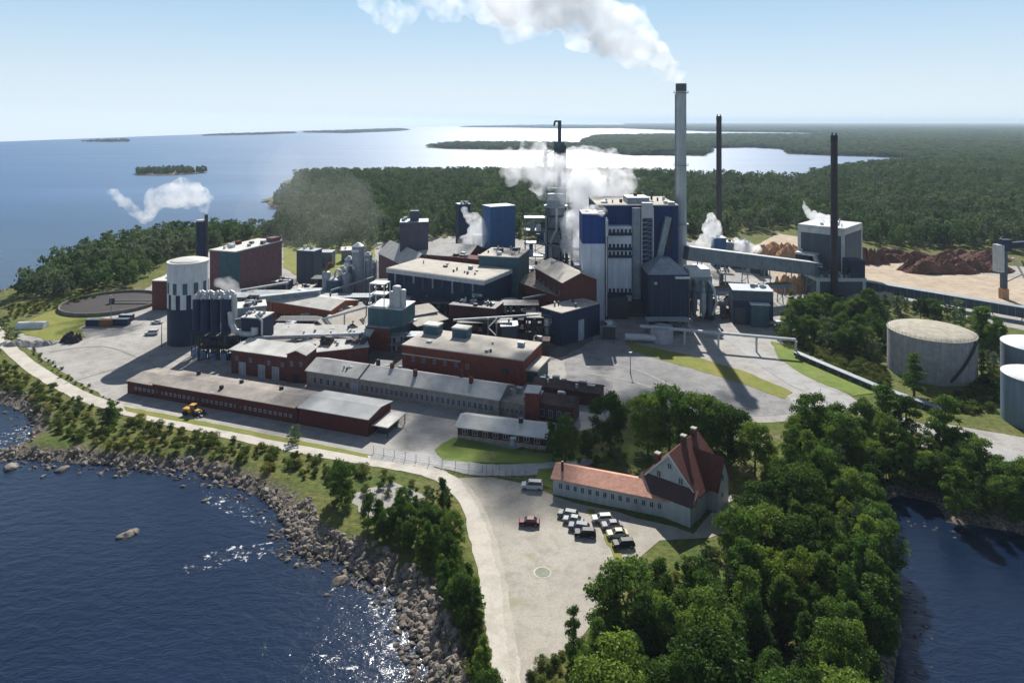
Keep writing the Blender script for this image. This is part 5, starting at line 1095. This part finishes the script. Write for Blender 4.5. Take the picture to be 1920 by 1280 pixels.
shrubs([(10,575),(100,568),(170,552),(180,560),(110,580),(20,600)], 3, .8, 2.2, 29); shrubs([(60,650),(140,710),(230,755),(225,762),(130,720),(50,662)], 3, .5, 1.2, 30)
shrubs([(1010,845),(1160,840),(1200,870),(1130,880),(1040,870)], 3.4, .8, 1.8, 31)
gn_stuff('shrubs', [p[:3] for p in SP], [p[3]*1.1 for p in SP], [p[3]*1.25 for p in SP], [rv.uniform(0,6.28) for _ in SP], [rv.randrange(3) for _ in SP], [c for c,_ in PR['shrub']])

# ------------------------------------------------------------ boulders
ROCKM, t_, b_ = newmat('granite'); oi = nd(t_, 'ShaderNodeObjectInfo')
g = mixc(t_, oi.outputs['Random'], (.17,.13,.095), (.25,.22,.195)); g = mixc(t_, ramp(t_, noise(t_, 1.2, 5), .45, .7), g, (.10,.085,.07))
ge = nd(t_, 'ShaderNodeNewGeometry'); sp_ = nd(t_, 'ShaderNodeSeparateXYZ'); t_.links.new(ge.outputs['Position'], sp_.inputs[0])
g = mixc(t_, ramp(t_, sp_.outputs[2], .45, .1), g, (.035,.03,.025)); t_.links.new(g, b_.inputs['Base Color']); b_.inputs['Roughness'].default_value = .8
bn = nd(t_, 'ShaderNodeBump'); bn.inputs['Distance'].default_value = .15; t_.links.new(noise(t_, 3, 4), bn.inputs['Height']); t_.links.new(bn.outputs[0], b_.inputs['Normal'])
def rock_mesh(seed):
    bm = bmesh.new(); bmesh.ops.create_icosphere(bm, subdivisions=2, radius=1); rr = random.Random(seed)
    pl = [(Vector((rr.uniform(-1,1),rr.uniform(-1,1),rr.uniform(-.4,1))).normalized(), rr.uniform(.45,.85)) for _ in range(9)]
    for v in bm.verts:
        for n, d in pl:
            k = v.co.dot(n) - d
            if k > 0: v.co -= n*k
        v.co += Vector((rr.uniform(-.05,.05),)*3)
    me = bpy.data.meshes.new('boulder'); bm.to_mesh(me); bm.free(); me.materials.append(ROCKM); return me
RK = [rock_mesh(i) for i in range(7)]
RP = []
def rocks(seg, n, smin, smax, seed, lo=-.5, hi=9.0):
    P = [G(u,v) for u,v in seg]; rr = random.Random(seed); L = [(b-a).length for a,b in zip(P,P[1:])]; 
    for _ in range(n):
        i = rr.choices(range(len(L)), L)[0]; c = P[i].lerp(P[i+1], rr.random()); d = (P[i+1]-P[i]).normalized(); nn = Vector((-d.y,d.x))
        p = c + nn*rr.uniform(lo,hi); s = smin + (smax-smin)*rr.random()**2.5; RP.append((p.x,p.y,s,rr.uniform(0,6.28)))
coast = [(770,1400),(764,1290),(755,1220),(740,1170),(706,1120),(684,1092),(645,1070),(595,1050),(525,1030),(508,990),(500,952)]
rocks(coast[::-1], 2300, .28, 1.0, 1, 0, 9.5)
coast2 = [(500,952),(465,930),(415,908),(345,884),(285,874),(200,876),(130,864),(60,866),(0,856),(-50,846)]
rocks(coast2[::-1], 800, .28, 1.15, 2, -.5, 7)
rocks([(-40,740),(12,770),(34,795),(26,808),(0,822)], 160, .4, 1.2, 3, 0, 9); rocks([(-150,700),(-40,740)], 60, .4, 1.1, 4, 0, 8)
rocks([(1735,1280),(1738,1150),(1715,1075),(1688,1000)], 90, .3, .8, 5, -1, 2); rocks([(1712,955),(1725,968),(1790,985),(1850,988)], 80, .3, .8, 6, -2, 2)
rocks([(0,545),(30,530),(60,512)], 30, .5, 1.4, 7, -3, 3)
ra = np.array(RP); zz = hfun(ra[:,0], ra[:,1]); RP = [(x,y,max(float(z),-.35),s,r_) for (x,y,s,r_),z in zip(RP, zz)]
RP.sort(key=lambda q_: -q_[3]/q_[1])
for x,y,z,s,r_ in RP[:295]:
    o = bpy.data.objects.new('boulder', rv.choice(RK)); col.objects.link(o); o.location = (x,y,z+s*.15); o.rotation_euler = (rv.uniform(-.3,.3),rv.uniform(-.3,.3),r_); o.scale = (s*1.15,s,s*.75)
    tag(o, 'weathered grey brown boulder on the rocky shore of the bay', 'boulder', 'boulders along the rocky shore')
gn_stuff('rubble', [(q_[0],q_[1],q_[2]+.05) for q_ in RP[295:]], [q_[3]*.8 for q_ in RP[295:]], [q_[3] for q_ in RP[295:]], [q_[4] for q_ in RP[295:]], [rv.randrange(7) for _ in RP[295:]], RK)
for u,v,s,lab in ((22,874,2.1,'brown rock in the water at the left edge'),(112,882,1.7,'brown rock standing in the bay right of the left edge one'),(240,1002,1.5,'flat dark ledge rock far out in the dark bay'),(228,1006,1.1,'left end stone of the ledge in the bay'),(252,998,1.2,'right end stone of the ledge in the bay'),(638,1088,1.6,'tan submerged boulder off the rocky corner'),(612,1115,.5,'small pale stone in the water below the rocky corner'),(80,893,.7,'small pale stone left of the standing rock'),(190,888,.8,'pale stone below the shore bushes'),(216,893,.7,'second pale stone below the shore bushes'),(344,912,.7,'small greenish stone in the open bay'),(385,938,.8,'pale green stone alone in the bay'),(148,888,.6,'small pale stone right of the standing rock'),(450,915,.7,'outer stone off the shingle')):
    p = G(u,v,-2); o = bpy.data.objects.new('sea_rock', rv.choice(RK)); col.objects.link(o); o.location = (p.x,p.y,.1); o.rotation_euler=(0,0,rv.uniform(0,6)); o.scale=(s*1.3,s,s*.5); tag(o, lab, 'rock')

#STEAM
# ------------------------------------------------------------ steam
def steam_mat(name, dens, nscale, thr=(.42,.6)):
    m = bpy.data.materials.new(name); m.use_nodes = True; t = m.node_tree; t.nodes.clear(); out = nd(t, 'ShaderNodeOutputMaterial')
    pv = nd(t, 'ShaderNodeVolumePrincipled'); pv.inputs['Color'].default_value = (.91,.92,.94,1); pv.inputs['Anisotropy'].default_value = .3
    if nscale:
        n_ = ramp(t, noise(t, nscale, 5, .65, dist=.3), *thr); mu = nd(t, 'ShaderNodeMath', operation='MULTIPLY'); t.links.new(n_, mu.inputs[0]); mu.inputs[1].default_value = dens
        t.links.new(mu.outputs[0], pv.inputs['Density'])
    else: pv.inputs['Density'].default_value = dens
    t.links.new(pv.outputs[0], out.inputs['Volume']); return m
def plume(label, pts, Y, dens, seed=0, vox=.9, jit=.5, nscale=.09, disp=1.0, dn=0.0, n=7, thr=(.40,.56)):
    """pts: (u, v, radius in px)"""
    rr = random.Random(seed); bm = bmesh.new(); k = F/Y
    W = [Vector((at(u,Y+dn*i), Y+dn*i, hz(v,Y+dn*i)+LZ)) for i,(u,v,_) in enumerate(pts)]; RR = [p_[2]/k for p_ in pts]
    for i in range(len(W)-1):
        for j in range(n):
            s = j/n; c = W[i].lerp(W[i+1], s); r_ = RR[i]*(1-s)+RR[i+1]*s
            for q_ in range(2 if r_ > 1.5 else 1):
                off = Vector((rr.gauss(0,1),rr.gauss(0,1),rr.gauss(0,1)))*r_*jit*.6
                rq = r_*rr.uniform(.5,.95); ret = bmesh.ops.create_icosphere(bm, subdivisions=3, radius=rq)
                for vv in ret['verts']:
                    dd = vv.co.normalized(); q2 = c+off+dd*rq
                    vv.co = c+off+dd*rq*(1+.42*mnoise.fractal(q2*(1.3/max(rq,1.2)), .9, 2.1, 4))
    me = bpy.data.meshes.new('steam_plume'); bm.to_mesh(me); bm.free(); me.materials.append(steam_mat('steam', dens, nscale, thr))
    o = bpy.data.objects.new('steam_plume', me); col.objects.link(o); tag(o, label, 'steam plume')
    md = o.modifiers.new('fuse', 'REMESH'); md.mode = 'VOXEL'; md.voxel_size = vox
    return o
plume('great white steam plume trailing up and left from the tall grey chimney', [(1278,156,6),(1262,138,13),(1240,118,20),(1210,96,28),(1175,74,38),(1135,50,46),(1095,24,52),(1050,0,60),(1000,-20,64)], 326, .10, 1, .7, .8, .10, dn=6, thr=(.38,.60))
plume('ragged high steam drifting left of the great plume', [(1010,25,30),(970,20,34),(930,8,38),(880,0,36),(830,-6,36),(800,-10,30)], 380, .06, 2, 1.0, .8, .12, dn=3, thr=(.42,.64))
plume('torn steam wisps far left in the top of the sky', [(768,25,16),(735,30,18),(705,12,18),(680,-5,16)], 400, .06, 3, .8, .9, .15, thr=(.42,.64))
plume('thick white steam bank drifting left of the boiler house roof', [(1204,358,5),(1188,354,11),(1165,347,20),(1130,345,29),(1090,342,34),(1045,326,33),(1000,318,28),(960,312,22)], 352, .16, 4, 1.0, .9, .10, thr=(.44,.62))
plume('white steam column standing behind the left edge of the blue tower', [(1105,350,28),(1092,380,26),(1088,415,24),(1082,450,20),(1078,485,14)], 360, .2, 5, .9, .7, .12)
plume('thin steam trail over the forest right of the digester', [(1228,316,4),(1200,313,7),(1170,305,9),(1140,295,12),(1100,285,14),(1060,290,14)], 520, .12, 6, 1.0, .7, .12)
plume('arched white steam puff over the sea from the short left stack', [(388,400,4),(384,375,12),(370,362,16),(345,368,18),(318,362,18),(296,370,16),(284,395,12),(278,415,9)], 335, .14, 7, .7, .6, .16)
plume('thin steam tail left of the arched puff over the sea', [(272,412,9),(258,400,10),(240,385,9),(222,370,8),(210,358,6)], 335, .15, 8, .6, .6, .2)
plume('white steam puff beside the narrow dark blue tower', [(885,468,20),(895,450,18),(905,425,12),(890,410,12),(868,403,8)], 360, .2, 9, .8, .8, .16)
plume('white steam puff left of the small plant room by the forest', [(1312,455,8),(1330,450,12),(1338,430,14),(1335,412,8)], 400, .3, 10, .8, .7, .16)
plume('white steam puff right of the small plant room', [(1385,455,9),(1400,468,12),(1420,470,8)], 398, .3, 11, .8, .7, .16)
plume('small curved steam jet on the framed block', [(1556,412,8),(1535,407,9),(1520,405,6),(1510,392,5),(1506,378,3)], 345, .35, 12, .6, .5, 0)
plume('faint pinkish steam over the cyclones', [(440,545,10),(425,535,12),(405,528,8)], 262, .12, 13, .7, .7, .2)
plume('low steam wisp on top of the slim blue tower', [(1100,398,6),(1115,392,10),(1132,398,8)], 291, .22, 14, .6, .7, .2)

plume('thin grey smoke veil drifting over the left centre buildings and forest', [(700,455,30),(660,425,46),(620,395,56),(570,370,60),(500,360,50)], 400, .0035, 21, 3, .9, .02, n=4, thr=(.3,.8))
#HAZE
hb = MB(); hb.box(-3700, 49000, -350, 36500, -2.6, 175)
hm = bpy.data.materials.new('haze'); hm.use_nodes = True; t_ = hm.node_tree; t_.nodes.clear(); o_ = nd(t_, 'ShaderNodeOutputMaterial'); pv = nd(t_, 'ShaderNodeVolumePrincipled')
pv.inputs['Color'].default_value = (.68,.82,1.0,1); pv.inputs['Density'].default_value = .00006; pv.inputs['Anisotropy'].default_value = .1; t_.links.new(pv.outputs[0], o_.inputs['Volume'])
ho = hb.build('haze', hm); tag(ho, kind='stuff')
